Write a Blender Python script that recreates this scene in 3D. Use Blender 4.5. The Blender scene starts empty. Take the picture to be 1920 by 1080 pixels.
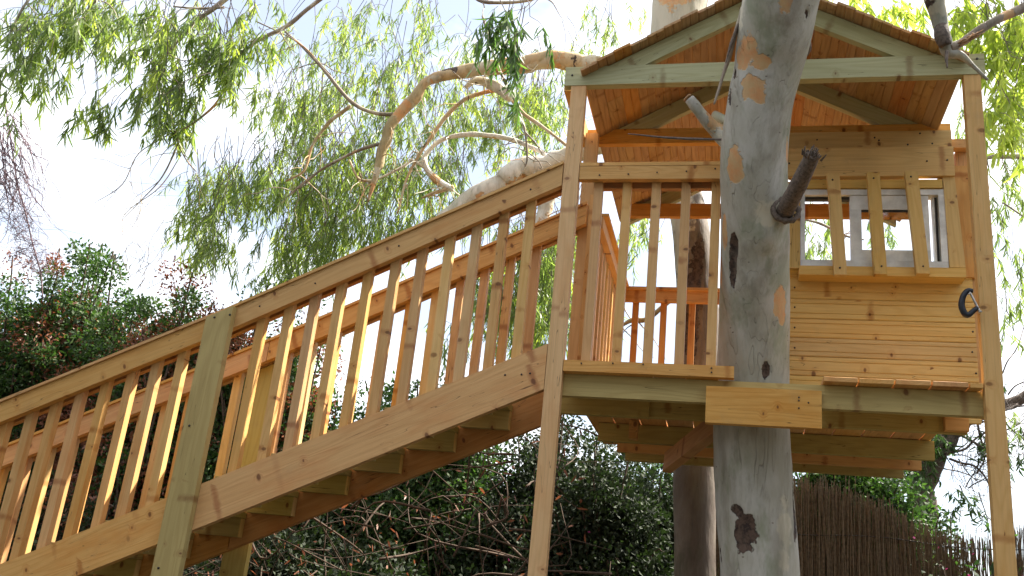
import bpy, bmesh, math, random
import numpy as np
from mathutils import Matrix, Vector, noise as mnoise
random.seed(7); rng = np.random.default_rng(7)
S = bpy.context.scene; C = S.collection
R = math.radians
# ------------------------------------------------------------------ camera, sky, sun, exposure
EYE = (0.0, 0.0, 1.6); FPX = 1772.0
PITCH, ROLL, YAW = R(19.135), R(5.982), R(-14.126)
_cy, _sy, _cp, _sp = math.cos(YAW), math.sin(YAW), math.cos(PITCH), math.sin(PITCH)
_fw = np.array([_sy*_cp, _cy*_cp, _sp]); _r0 = np.array([_cy, -_sy, 0.0]); _u0 = np.cross(_r0, _fw)
_r = math.cos(ROLL)*_r0 + math.sin(ROLL)*_u0; _u = -math.sin(ROLL)*_r0 + math.cos(ROLL)*_u0
cam_d = bpy.data.cameras.new('camera'); cam = bpy.data.objects.new('camera', cam_d); C.objects.link(cam)
cam.matrix_world = Matrix(((_r[0], _u[0], -_fw[0], EYE[0]), (_r[1], _u[1], -_fw[1], EYE[1]), (_r[2], _u[2], -_fw[2], EYE[2]), (0, 0, 0, 1)))
cam_d.sensor_width = 36.0; cam_d.lens = FPX/1920*36.0; cam_d.clip_start = 0.05; cam_d.clip_end = 2000
S.camera = cam
SUN = np.array([1.35, 1.0, 2.35]); SUN /= np.linalg.norm(SUN)
world = bpy.data.worlds.new('World'); S.world = world; world.use_nodes = True
nt = world.node_tree; N = nt.nodes; L = nt.links
for n in list(N): N.remove(n)
out = N.new('ShaderNodeOutputWorld'); bg = N.new('ShaderNodeBackground'); sky = N.new('ShaderNodeTexSky')
sky.sky_type = 'NISHITA'; sky.sun_disc = False
sky.sun_elevation = math.asin(SUN[2]); sky.sun_rotation = math.atan2(SUN[0], SUN[1])
sky.air_density = 1.0; sky.dust_density = 1.5
tcw = N.new('ShaderNodeTexCoord'); mpw = N.new('ShaderNodeMapping'); mpw.inputs['Scale'].default_value = (1.0, 1.0, 2.0)
mpw.inputs['Location'].default_value = (0.35, 0.1, 0.2)
cl = N.new('ShaderNodeTexNoise'); cl.inputs['Scale'].default_value = 2.6; cl.inputs['Detail'].default_value = 6; cl.inputs['Roughness'].default_value = .55
cr = N.new('ShaderNodeValToRGB'); cr.color_ramp.elements[0].position = .42; cr.color_ramp.elements[1].position = .60
cr.color_ramp.elements[0].color = (.24, .24, .24, 1)
mxw = N.new('ShaderNodeMix'); mxw.data_type = 'RGBA'; mxw.inputs['B'].default_value = (8.6, 8.7, 8.9, 1)
L.new(tcw.outputs['Generated'], mpw.inputs[0]); L.new(mpw.outputs[0], cl.inputs['Vector']); L.new(cl.outputs['Fac'], cr.inputs[0])
L.new(cr.outputs[0], mxw.inputs['Factor']); L.new(sky.outputs[0], mxw.inputs['A']); L.new(mxw.outputs['Result'], bg.inputs[0])
L.new(bg.outputs[0], out.inputs[0]); bg.inputs[1].default_value = 0.075
sl = bpy.data.lights.new('sun', 'SUN'); sl.energy = 5.0; sl.angle = R(.53); sl.color = (1.0, .93, .82)
so = bpy.data.objects.new('sun', sl); C.objects.link(so); so.location = (3, 3, 12)
so.rotation_euler = Vector(-SUN).to_track_quat('-Z', 'Y').to_euler()
S.view_settings.view_transform = 'Standard'; S.view_settings.look = 'None'
S.view_settings.exposure = 1.74; S.view_settings.gamma = 1
try: S.cycles.max_bounces = 6; S.cycles.transparent_max_bounces = 6; S.cycles.diffuse_bounces = 4; S.cycles.sample_clamp_indirect = 6
except Exception: pass

# ------------------------------------------------------------------ surveying helpers: a sight line meets a real plane of the place
def sight(x, y): return _fw + (x-960)/FPX*_r - (y-540)/FPX*_u
def at(x, y, Y):
    d = sight(x, y); return np.array(EYE) + d*(Y/d[1])
def xz(x, y, Y):
    p = at(x, y, Y); return (p[0], p[2])
def dep(p): return float((np.array(p)-np.array(EYE)) @ _fw)

# ------------------------------------------------------------------ materials
MATS = {}
def newmat(name):
    m = bpy.data.materials.new(name); m.use_nodes = True; n = m.node_tree.nodes
    b = n['Principled BSDF']; MATS[name] = m
    return m, m.node_tree, b
class G:
    """tiny node-graph writer"""
    def __init__(s, nt): s.nt = nt
    def n(s, t, **k):
        o = s.nt.nodes.new(t)
        for a, v in k.items(): setattr(o, a, v)
        return o
    def put(s, sock, v):
        if isinstance(v, bpy.types.NodeSocket): s.nt.links.new(v, sock)
        elif v is not None: sock.default_value = v
    def m(s, op, a, b=None, c=None, clamp=False):
        o = s.n('ShaderNodeMath', operation=op); o.use_clamp = clamp
        s.put(o.inputs[0], a); s.put(o.inputs[1], b)
        if c is not None: s.put(o.inputs[2], c)
        return o.outputs[0]
    def v(s, op, a, b=None):
        o = s.n('ShaderNodeVectorMath', operation=op); s.put(o.inputs[0], a); s.put(o.inputs[1], b)
        return o.outputs['Value'] if op in ('LENGTH', 'DISTANCE', 'DOT_PRODUCT') else o.outputs[0]
    def mix(s, f, a, b, mode='MIX'):
        o = s.n('ShaderNodeMix', data_type='RGBA', blend_type=mode); s.put(o.inputs['Factor'], f)
        s.put(o.inputs['A'], a); s.put(o.inputs['B'], b); return o.outputs['Result']
    def noise(s, vec, scale, detail=3, rough=.5, dist=0):
        o = s.n('ShaderNodeTexNoise'); s.put(o.inputs['Vector'], vec); o.inputs['Scale'].default_value = scale
        o.inputs['Detail'].default_value = detail; o.inputs['Roughness'].default_value = rough; o.inputs['Distortion'].default_value = dist
        return o.outputs['Fac']
    def ramp(s, v, lo, hi, a=0., b=1.):
        o = s.n('ShaderNodeMapRange'); o.interpolation_type = 'SMOOTHSTEP'
        s.put(o.inputs[0], v); o.inputs[1].default_value = lo; o.inputs[2].default_value = hi; o.inputs[3].default_value = a; o.inputs[4].default_value = b
        return o.outputs[0]
def c4(c): return (c[0], c[1], c[2], 1.0)
def wood(name, base, ring, knot=(.13, .05, .02), knots=1.0, tint=None, rough=.62, ringk=.42, ksize=1.25):
    m, ntr, b = newmat(name); g = G(ntr)
    tc = g.n('ShaderNodeTexCoord'); oi = g.n('ShaderNodeObjectInfo'); rnd = oi.outputs['Random']
    off = g.v('SCALE', (31.0, 17.0, 23.0)); ntr.nodes[-1].inputs['Scale'].default_value = 1; g.put(ntr.nodes[-1].inputs['Scale'], rnd)
    v = g.v('ADD', tc.outputs['Object'], off)
    sc = (3.1, .35, 10.5)
    vs = g.v('MULTIPLY', v, sc)
    wob = g.noise(v, 32, 2)
    def knotfield(vec, mx, mz, sd):
        vo = g.n('ShaderNodeTexVoronoi'); g.put(vo.inputs['Vector'], g.v('ADD', vec, (sd, sd, sd))); vo.inputs['Scale'].default_value = 1.0
        dv = g.v('MULTIPLY', g.v('SUBTRACT', g.v('ADD', vec, (sd, sd, sd)), vo.outputs['Position']), (1/sc[0]*mx, .0, 1/sc[2]*mz))
        sp = g.n('ShaderNodeSeparateColor'); g.put(sp.inputs[0], vo.outputs['Color'])
        return g.m('MULTIPLY', g.v('LENGTH', dv), g.m('ADD', .6, g.m('MULTIPLY', wob, .8))), sp
    d, sepc = knotfield(vs, 1.35, .85, 0.0)
    has = g.ramp(sepc.outputs[0], .50, .53)
    rad = g.m('MULTIPLY', g.m('ADD', .35, sepc.outputs[1]), .0105*ksize)
    kn = g.m('MULTIPLY', g.ramp(g.m('DIVIDE', d, rad), .55, 1.15, 1, 0), g.m('MULTIPLY', has, .8*knots), clamp=True)
    halo = g.m('MULTIPLY', g.ramp(d, .0, .040, 1., 0.), has)
    blot0 = g.noise(v, 28, 3, .6)
    d2, sep2 = knotfield(g.v('MULTIPLY', vs, (.55, 1, .45)), 1.9, .32, 5.3)
    spike = g.m('MULTIPLY', g.ramp(g.m('ADD', d2, g.m('MULTIPLY', blot0, .02)), .014, .038, 1, 0), g.m('MULTIPLY', g.ramp(sep2.outputs[0], .45, .5), .7*knots))
    # growth rings: sine of a slow, stretched noise, bent round the knots
    vr = g.v('MULTIPLY', v, (.8, 9, 9))
    n1 = g.noise(vr, 1.0, 2, .45)
    ph = g.m('ADD', g.m('MULTIPLY', n1, 70.0), g.m('ADD', g.m('MULTIPLY', halo, 8.0), g.m('MULTIPLY', spike, 3.0)))
    rg = g.m('POWER', g.m('MULTIPLY', g.m('ADD', g.m('SINE', ph), 1.0), .5), 1.8)
    fine = g.noise(g.v('MULTIPLY', v, (5, 150, 150)), 1.0, 4, .6)
    blot = g.noise(g.v('MULTIPLY', v, (2.2, 7, 7)), 1.0, 4, .6)
    col = g.mix(g.m('MULTIPLY', rg, ringk), c4(base), c4(ring))
    col = g.mix(g.ramp(fine, .35, .7, 0., .16), col, c4([x*.62 for x in ring]))
    col = g.mix(g.ramp(blot, .45, .72, 0., .45), col, c4(tint or [ring[0]*1.02, ring[1]*.8, ring[2]*.6]))
    col = g.mix(g.m('MULTIPLY', halo, .38), col, c4([ring[0]*.8, ring[1]*.55, ring[2]*.45]))
    col = g.mix(spike, col, c4([ring[0]*.62, ring[1]*.42, ring[2]*.36]))
    col = g.mix(kn, col, c4(knot))
    cr1 = g.noise(g.v('MULTIPLY', v, (1.7, 40, 40)), 1.0, 1, .4)
    cm = g.m('MULTIPLY', g.ramp(g.m('ABSOLUTE', g.m('SUBTRACT', cr1, .5)), 0, .006, 1, 0), g.ramp(g.noise(g.v('MULTIPLY', v, (1.2, 5, 5)), 1., 1), .53, .58))
    col = g.mix(g.m('MULTIPLY', cm, .8), col, c4([x*.25 for x in ring]))
    # dirt smudges and weathering
    sm = g.noise(v, 6, 5, .65)
    col = g.mix(g.ramp(sm, .55, .8, 0., .25), col, (.30, .22, .13, 1))
    hs = g.n('ShaderNodeHueSaturation'); g.put(hs.inputs['Color'], col)
    g.put(hs.inputs['Value'], g.m('ADD', .96, g.m('MULTIPLY', rnd, .18)))
    r2 = g.m('FRACT', g.m('MULTIPLY', rnd, 7.31))
    g.put(hs.inputs['Hue'], g.m('ADD', .4955, g.m('MULTIPLY', r2, .009))); g.put(hs.inputs['Saturation'], g.m('ADD', .96, g.m('MULTIPLY', g.m('FRACT', g.m('MULTIPLY', rnd, 3.7)), .16)))
    g.put(b.inputs['Base Color'], hs.outputs[0]); b.inputs['Roughness'].default_value = rough
    b.inputs['Specular IOR Level'].default_value = .3
    bp = g.n('ShaderNodeBump'); bp.inputs['Strength'].default_value = .35; bp.inputs['Distance'].default_value = .002
    g.put(bp.inputs['Height'], g.m('SUBTRACT', g.m('ADD', g.m('MULTIPLY', rg, .5), fine), g.m('MULTIPLY', cm, 4)))
    g.put(b.inputs['Normal'], bp.outputs[0])
    return m
wood('pine', (.64, .39, .168), (.52, .285, .10))
wood('pine_gold', (.66, .40, .155), (.55, .295, .095))
wood('pine_pale', (.68, .445, .205), (.56, .34, .13), knots=.8)
wood('pine_yellow', (.66, .455, .175), (.54, .335, .105), knots=1.0, tint=(.57, .35, .12))
wood('pine_orange', (.64, .37, .145), (.50, .25, .085))
wood('pine_red', (.52, .28, .11), (.38, .17, .06))
wood('green_wood', (.42, .41, .235), (.31, .29, .14), knots=.9, tint=(.34, .33, .18))
wood('green_yellow', (.46, .36, .135), (.34, .245, .08), knots=1.0, tint=(.37, .285, .10))
wood('roof_wood', (.50, .32, .16), (.33, .19, .085), knots=.8, ringk=.55)

def plain(name, col, rough=.5, metal=0., bump=0., bscale=60, var=.0):
    m, ntr, b = newmat(name); g = G(ntr)
    tc = g.n('ShaderNodeTexCoord'); nz = g.noise(tc.outputs['Object'], bscale, 4, .6)
    g.put(b.inputs['Base Color'], g.mix(g.ramp(nz, .3, .75, 0, 1), c4(col), c4([x*(1-.35-var) for x in col])))
    b.inputs['Roughness'].default_value = rough; b.inputs['Metallic'].default_value = metal
    if bump:
        bp = g.n('ShaderNodeBump'); bp.inputs['Strength'].default_value = bump; bp.inputs['Distance'].default_value = .004
        g.put(bp.inputs['Height'], nz); g.put(b.inputs['Normal'], bp.outputs[0])
    return m
plain('aluminium', (.80, .82, .80), .38, .15, bscale=9); plain('rubber', (.03, .03, .032), .6); plain('black_iron', (.035, .04, .05), .42, .5, .2)
plain('steel', (.55, .53, .5), .35, .9); plain('screw', (.05, .04, .035), .5, .4); plain('cable', (.05, .05, .055), .6)
plain('reed', (.21, .145, .085), .85, bump=.5, bscale=45, var=.25); plain('old_reed', (.055, .04, .027), .9, bump=.5, bscale=45, var=.25); plain('wire', (.08, .07, .06), .6, .5)
plain('dry_twig', (.115, .075, .05), .9, bump=.4, var=.2); plain('grey_twig', (.21, .17, .15), .9, bump=.4, var=.1)
plain('vine_twig', (.22, .15, .17), .9); plain('dead_bark', (.19, .145, .115), .9, bump=.9, bscale=70, var=.3)
plain('heartwood', (.50, .28, .13), .8, bump=.6, bscale=40, var=.2)
m, ntr, b = newmat('glass')
b.inputs['Base Color'].default_value = (.93, .97, .96, 1); b.inputs['Roughness'].default_value = .02; b.inputs['Transmission Weight'].default_value = 1; b.inputs['IOR'].default_value = 1.45

def bark(name, a, bcol, scale=1.0):
    """smooth gum bark: mottled greys; 'peel' = fresh orange patches, 'scar' = dark wounds, 'tone' = cream underbark"""
    m, ntr, b = newmat(name); g = G(ntr)
    tc = g.n('ShaderNodeTexCoord'); v = tc.outputs['Object']
    n1 = g.noise(g.v('MULTIPLY', v, (1, 1, .45)), 4.2*scale, 5, .6); n2 = g.noise(g.v('MULTIPLY', v, (1, 1, .3)), 22*scale, 4, .6)
    n3 = g.noise(g.v('MULTIPLY', v, (1, 1, .12)), 60, 3, .6)
    col = g.mix(g.ramp(n1, .38, .62), c4(a), c4(bcol))
    col = g.mix(g.ramp(n2, .5, .72, 0, .55), col, c4([x*.62 for x in bcol]))
    col = g.mix(g.ramp(g.noise(g.v('MULTIPLY', v, (1, 1, .5)), 3.1, 5, .7), .50, .64, 0, .65), col, c4([bcol[0]*.55, bcol[1]*.66, bcol[2]*.5]))
    col = g.mix(g.ramp(n3, .55, .8, 0, .35), col, (.30, .27, .22, 1))
    # small lenticel flecks
    vo = g.n('ShaderNodeTexVoronoi'); g.put(vo.inputs['Vector'], g.v('MULTIPLY', v, (1, 1, 1.7))); vo.inputs['Scale'].default_value = 15
    sc = g.n('ShaderNodeSeparateColor'); g.put(sc.inputs[0], vo.outputs['Color'])
    fl = g.m('MULTIPLY', g.ramp(vo.outputs['Distance'], .06, .13, 1, 0), g.ramp(sc.outputs[0], .62, .7))
    col = g.mix(g.m('MULTIPLY', fl, .75), col, (.09, .06, .045, 1))
    # hairline creases
    cr1 = g.noise(g.v('MULTIPLY', v, (5, 5, .4)), 2.2, 2, .5, .3)
    crs = g.m('MULTIPLY', g.ramp(g.m('ABSOLUTE', g.m('SUBTRACT', cr1, .5)), 0, .0045, 1, 0), g.ramp(n1, .45, .55))
    col = g.mix(g.m('MULTIPLY', crs, .3), col, (.14, .12, .10, 1))
    def att(nm):
        o = g.n('ShaderNodeAttribute', attribute_name=nm); return o.outputs['Fac']
    ed = g.noise(v, 34, 4, .65); wig = g.m('ADD', g.m('MULTIPLY', g.m('SUBTRACT', ed, .5), .35), g.m('MULTIPLY', g.m('SUBTRACT', g.noise(v, 12, 3, .6), .5), 1.0))
    tn = g.ramp(g.m('ADD', att('tone'), wig), .42, .62); col = g.mix(g.m('MULTIPLY', tn, .7), col, (.62, .56, .42, 1))
    pm = g.m('ADD', att('peel'), wig); pe = g.m('MULTIPLY', g.ramp(pm, .45, .52), .92)
    pcol = g.mix(g.ramp(g.noise(v, 16, 4, .6), .35, .68), (.62, .29, .105, 1), (.55, .35, .16, 1))
    pcol = g.mix(g.ramp(pm, .5, .60, .35, 0.), pcol, (.56, .44, .27, 1))
    col = g.mix(pe, col, pcol)
    scm = g.m('ADD', att('scar'), wig); se = g.ramp(scm, .46, .53)
    col = g.mix(se, col, g.mix(g.ramp(ed, .4, .6), (.035, .022, .018, 1), (.11, .07, .05, 1)))
    col = g.mix(g.ramp(g.noise(g.v('MULTIPLY', v, (1, 1, .22)), 7, 5, .65), .48, .70, 0, .5), col, (.20, .175, .13, 1))
    g.put(b.inputs['Base Color'], col); b.inputs['Roughness'].default_value = .68; b.inputs['Specular IOR Level'].default_value = .3
    bp = g.n('ShaderNodeBump'); bp.inputs['Strength'].default_value = .8; bp.inputs['Distance'].default_value = .008
    h = g.m('ADD', g.m('MULTIPLY', n2, .9), g.m('MULTIPLY', n3, .3)); h = g.m('SUBTRACT', h, g.m('MULTIPLY', pe, .6)); h = g.m('SUBTRACT', h, g.m('MULTIPLY', se, 1.1)); h = g.m('SUBTRACT', h, g.m('MULTIPLY', crs, .7))
    g.put(bp.inputs['Height'], h); g.put(b.inputs['Normal'], bp.outputs[0])
    return m
bark('bark', (.49, .47, .42), (.39, .37, .30)); bark('bark_pale', (.78, .74, .64), (.70, .63, .52)); bark('bark_brown', (.36, .29, .22), (.27, .21, .165))
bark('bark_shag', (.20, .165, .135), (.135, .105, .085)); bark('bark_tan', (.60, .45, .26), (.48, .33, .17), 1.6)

def leafmat(name, c1, c2, trans, tw=.5, rough=.45):
    m, ntr, b = newmat(name); g = G(ntr)
    at_ = g.n('ShaderNodeAttribute', attribute_name='tint').outputs['Fac']
    col = g.mix(at_, c4(c1), c4(c2)); g.put(b.inputs['Base Color'], col); b.inputs['Roughness'].default_value = rough
    tr = g.n('ShaderNodeBsdfTranslucent'); g.put(tr.inputs[0], g.mix(1.0, col, c4(trans), 'MULTIPLY'))
    ms = g.n('ShaderNodeMixShader'); ms.inputs[0].default_value = tw
    ntr.links.new(b.outputs[0], ms.inputs[1]); ntr.links.new(tr.outputs[0], ms.inputs[2])
    ntr.links.new(ms.outputs[0], ntr.nodes['Material Output'].inputs[0])
    return m
leafmat('gum_leaf', (.10, .145, .05), (.20, .245, .085), (2.0, 2.25, 1.1), .5)
leafmat('gum_leaf_bright', (.20, .25, .06), (.36, .40, .11), (2.0, 2.2, 1.0), .6)
leafmat('gum_leaf_dark', (.055, .10, .035), (.12, .18, .05), (1.8, 2.4, 1.1), .35)
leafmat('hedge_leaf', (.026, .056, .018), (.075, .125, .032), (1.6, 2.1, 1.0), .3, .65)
leafmat('dark_leaf', (.016, .027, .012), (.036, .054, .018), (1.3, 1.6, .9), .2, .75)  # leaf colour lowered to deepen the shade under stairs and deck
leafmat('rust_leaf', (.15, .055, .03), (.27, .105, .05), (1.5, 1.2, 1.0), .3)
leafmat('pink_petal', (.42, .03, .16), (.60, .08, .28), (1.2, 1.0, 1.1), .4)
m, ntr, b = newmat('dirt'); g = G(ntr); tc = g.n('ShaderNodeTexCoord')
g.put(b.inputs['Base Color'], g.mix(g.ramp(g.noise(tc.outputs['Object'], .6, 8, .65), .35, .65), (.045, .033, .022, 1), (.03, .03, .016, 1))); b.inputs['Roughness'].default_value = .95

# ------------------------------------------------------------------ object helpers
WM = {}
def tag(o, label=None, cat=None, group=None, kind=None):
    if label: o['label'] = label
    if cat: o['category'] = cat
    if group: o['group'] = group
    if kind: o['kind'] = kind
    return o
def link(name, data, M, parent):
    o = bpy.data.objects.new(name, data); C.objects.link(o)
    if parent is not None:
        o.parent = parent; o.matrix_parent_inverse = WM[parent.name].inverted()
    o.matrix_basis = M; WM[o.name] = M.copy(); return o
def empty(name, loc, parent=None):
    o = link(name, None, Matrix.Translation(loc), parent); o.empty_display_size = .1; return o
def finish(bm, name, mat, M, parent, smooth=False, bev=.0022):
    if bev: bmesh.ops.bevel(bm, geom=[e for e in bm.edges if len(e.link_faces) == 2 and e.calc_face_angle(0) > .5], offset=bev, segments=1, affect='EDGES', clamp_overlap=True)
    bmesh.ops.recalc_face_normals(bm, faces=bm.faces)
    me = bpy.data.meshes.new(name); bm.to_mesh(me); bm.free(); me.materials.append(MATS[mat])
    if smooth: me.polygons.foreach_set('use_smooth', [True]*len(me.polygons))
    return link(name, me, M, parent)
def flat(name, pts, y0, y1, mat, parent, axis=None, bev=.0022):
    """board: outline in the X-Z plane, thickness y0..y1, its own x axis along the grain"""
    pts = [Vector((p[0], 0, p[1])) for p in pts]
    if axis is None: axis = max(((pts[i]-pts[i-1]) for i in range(len(pts))), key=lambda v: v.length)
    else: axis = Vector((axis[0], 0, axis[1]))
    ax = axis.normalized(); 
    if ax.x < -.001: ax = -ax
    z = Vector((-ax.z, 0, ax.x)); y = Vector((0, 1, 0))
    cen = sum(pts, Vector())/len(pts); cen.y = (y0+y1)/2
    M = Matrix((( ax.x, y.x, z.x, cen.x), (ax.y, y.y, z.y, cen.y), (ax.z, y.z, z.z, cen.z), (0, 0, 0, 1)))
    bm = bmesh.new(); h = (y1-y0)/2; f = []
    for s in (-h, h):
        f.append([bm.verts.new(((p-cen).dot(ax), s, (p-cen).dot(z))) for p in pts])
    bm.faces.new(f[0]); bm.faces.new(list(reversed(f[1]))); n = len(pts)
    for i in range(n): bm.faces.new((f[0][i], f[1][i], f[1][(i+1) % n], f[0][(i+1) % n]))
    return finish(bm, name, mat, M, parent, bev=bev)
def rect(name, x0, z0, x1, z1, y0, y1, mat, parent, axis=(1, 0), bev=.0022):
    return flat(name, [(x0, z0), (x1, z0), (x1, z1), (x0, z1)], y0, y1, mat, parent, axis, bev)
def beam(name, p0, p1, h, d, mat, parent, up=(0, 0, 1), bev=.0022):
    """squared timber between two points: h across 'up', d across the other way"""
    p0 = Vector(p0); p1 = Vector(p1); ax = (p1-p0); ln = ax.length; ax.normalize()
    up = Vector(up); y = up.cross(ax).normalized(); z = ax.cross(y); c = (p0+p1)/2
    M = Matrix(((ax.x, y.x, z.x, c.x), (ax.y, y.y, z.y, c.y), (ax.z, y.z, z.z, c.z), (0, 0, 0, 1)))
    bm = bmesh.new(); bmesh.ops.create_cube(bm, size=1); bmesh.ops.scale(bm, vec=(ln, d, h), verts=bm.verts)
    return finish(bm, name, mat, M, parent, bev=bev)
def grooved(name, p0, p1, w, t, mat, parent, up, grooves, gd=.004, gw=.005):
    """tongue-and-groove board from p0 to p1, width w along 'up', thickness t; V grooves cut in its front (-y) face"""
    p0 = Vector(p0); p1 = Vector(p1); ax = p1-p0; ln = ax.length; ax.normalize()
    up = Vector(up); y = up.cross(ax).normalized(); z = ax.cross(y); c = (p0+p1)/2
    M = Matrix(((ax.x, y.x, z.x, c.x), (ax.y, y.y, z.y, c.y), (ax.z, y.z, z.z, c.z), (0, 0, 0, 1)))
    pr = [(-t/2+.004, -w/2), (-t/2, -w/2+.005)]
    for gz in grooves:
        zc = (gz-.5)*w; pr += [(-t/2, zc-gw), (-t/2+gd, zc), (-t/2, zc+gw)]
    pr += [(-t/2, w/2-.005), (-t/2+.004, w/2), (t/2, w/2), (t/2, -w/2)]
    bm = bmesh.new(); a = [bm.verts.new((-ln/2, q[0], q[1])) for q in pr]; e = [bm.verts.new((ln/2, q[0], q[1])) for q in pr]; n = len(pr)
    bm.faces.new(a); bm.faces.new(list(reversed(e)))
    for i in range(n): bm.faces.new((a[i], e[i], e[(i+1) % n], a[(i+1) % n]))
    return finish(bm, name, mat, M, parent, bev=0)
class Soup:
    """collects many small pieces into one mesh"""
    def __init__(s): s.v = []; s.f = []; s.a = []
    def tube(s, pts, rad, n=5, cap=True):
        pts = [np.array(p, float) for p in pts]; b0 = len(s.v); nrm = None
        for i, p in enumerate(pts):
            t = pts[min(i+1, len(pts)-1)]-pts[max(i-1, 0)]; t /= (np.linalg.norm(t)+1e-9)
            if nrm is None:
                nrm = np.cross(t, (0.3, 1, .2)); 
            nrm = nrm - t*(nrm@t); nrm /= (np.linalg.norm(nrm)+1e-9); bn = np.cross(t, nrm)
            for k in range(n):
                a = 2*math.pi*k/n; s.v.append(p+rad[i]*(math.cos(a)*nrm+math.sin(a)*bn))
        for i in range(len(pts)-1):
            for k in range(n):
                k2 = (k+1) % n; s.f.append((b0+i*n+k, b0+i*n+k2, b0+(i+1)*n+k2, b0+(i+1)*n+k))
        if cap: s.f.append(tuple(b0+k for k in range(n-1, -1, -1))); s.f.append(tuple(b0+(len(pts)-1)*n+k for k in range(n)))
    def box(s, c, sx, sy, sz):
        b = len(s.v)
        for i in range(8): s.v.append(np.array(c)+np.array(((i & 1)-.5, ((i >> 1) & 1)-.5, ((i >> 2) & 1)-.5))*(sx, sy, sz))
        for q in ((0, 2, 3, 1), (4, 5, 7, 6), (0, 1, 5, 4), (2, 6, 7, 3), (0, 4, 6, 2), (1, 3, 7, 5)): s.f.append(tuple(b+i for i in q))
    def build(s, name, mat, parent, smooth=True, kind=None, loc=(0, 0, 0)):
        me = bpy.data.meshes.new(name); V = np.array(s.v)-np.array(loc); me.from_pydata(V.tolist(), [], s.f); me.materials.append(MATS[mat])
        if smooth: me.polygons.foreach_set('use_smooth', [True]*len(me.polygons))
        o = link(name, me, Matrix.Translation(loc), parent)
        if kind: o['kind'] = kind
        return o
def smoothpath(pts, sub=6, jit=0.0):
    """Catmull-Rom through rows of any width"""
    P = np.array(pts, float); P = np.vstack([2*P[0]-P[1], P, 2*P[-1]-P[-2]]); o = []
    for i in range(1, len(P)-2):
        for k in range(sub):
            t = k/sub; a, b, c, d = P[i-1], P[i], P[i+1], P[i+2]
            o.append(.5*((2*b)+(-a+c)*t+(2*a-5*b+4*c-d)*t*t+(-a+3*b-3*c+d)*t**3))
    o.append(P[-2]); o = np.array(o)
    if jit: o[:, :3] += rng.normal(0, jit, (len(o), 3))
    return o
def leaf_mesh(name, mat, parent, pos, dirs, length, width, curve=.15, kind='stuff', simple=False):
    """lance-shaped leaves: pos (n,3), dirs (n,3)"""
    n = len(pos); d = dirs/np.linalg.norm(dirs, axis=1, keepdims=True)
    s = np.cross(d, rng.normal(size=(n, 3))); s /= np.linalg.norm(s, axis=1, keepdims=True)+1e-9; b = np.cross(d, s)
    Ls = length[:, None]; Ws = width[:, None]*.5
    cv = (rng.uniform(-1, 1, (n, 1))*curve)*Ls
    if simple:
        V = np.stack([pos, pos+d*Ls*.5+s*Ws+b*cv*.5, pos+d*Ls, pos+d*Ls*.5-s*Ws+b*cv*.5], 1); nv = 4
        F = [[0, 1, 2, 3]]
    else:
        bend = s*(rng.uniform(-1, 1, (n, 1))*curve*1.3)*Ls
        m1 = pos+d*Ls*.3+b*cv*.5; m2 = pos+d*Ls*.68+b*cv*.8+bend*.45
        V = np.stack([pos, m1+s*Ws, m1-s*Ws, m2+s*Ws*.75, m2-s*Ws*.75, pos+d*Ls+b*cv+bend], 1); nv = 6
        F = [[0, 1, 2], [1, 3, 4, 2], [3, 5, 4]]
    V = V.reshape(-1, 3); me = bpy.data.meshes.new(name)
    me.vertices.add(len(V)); me.vertices.foreach_set('co', V.ravel())
    base = np.arange(n)*nv; loops = np.concatenate([(base[:, None]+np.array(f)[None]) for f in F], 1).ravel(); sizes = np.tile([len(f) for f in F], n)
    me.loops.add(len(loops)); me.loops.foreach_set('vertex_index', loops)
    me.polygons.add(len(sizes)); me.polygons.foreach_set('loop_start', np.concatenate([[0], np.cumsum(sizes)[:-1]])); me.polygons.foreach_set('loop_total', sizes)
    me.update(calc_edges=True)
    a = me.attributes.new('tint', 'FLOAT', 'POINT'); a.data.foreach_set('value', np.repeat(rng.random(n), nv))
    me.materials.append(MATS[mat])
    o = link(name, me, Matrix.Identity(4), parent); o['kind'] = kind; return o

# ================================================================== GROUND
bm = bmesh.new(); bmesh.ops.create_grid(bm, x_segments=60, y_segments=60, size=300)
for v in bm.verts: v.co.z = 0 if v.co.length < 12 else mnoise.noise(v.co*.02)*1.5-.2
g_ = finish(bm, 'ground', 'dirt', Matrix.Identity(4), None, bev=0); g_['kind'] = 'structure'

# ================================================================== TREE HOUSE (front face of its posts on Y = 4.5)
D = 4.5
TH = tag(empty('tree_house', (.15, 5.5, 0)), 'unfinished pine tree house on posts around a gum trunk, with sliding window', 'tree house')
rect('post', -.915, 0, -.832, 4.412, D, D+.055, 'pine_pale', TH, (0, 1), .003)
rect('post', 1.100, 0, 1.178, 4.424, D, D+.05, 'pine_pale', TH, (0, 1), .003)
rect('front_beam', -.955, 4.412, 1.20, 4.53, D-.004, D+.045, 'green_wood', TH, bev=.003)
beam('side_plate', (-.945, D+.06, 4.47), (-.945, 5.19, 4.47), .11, .045, 'pine_orange', TH)
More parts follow.
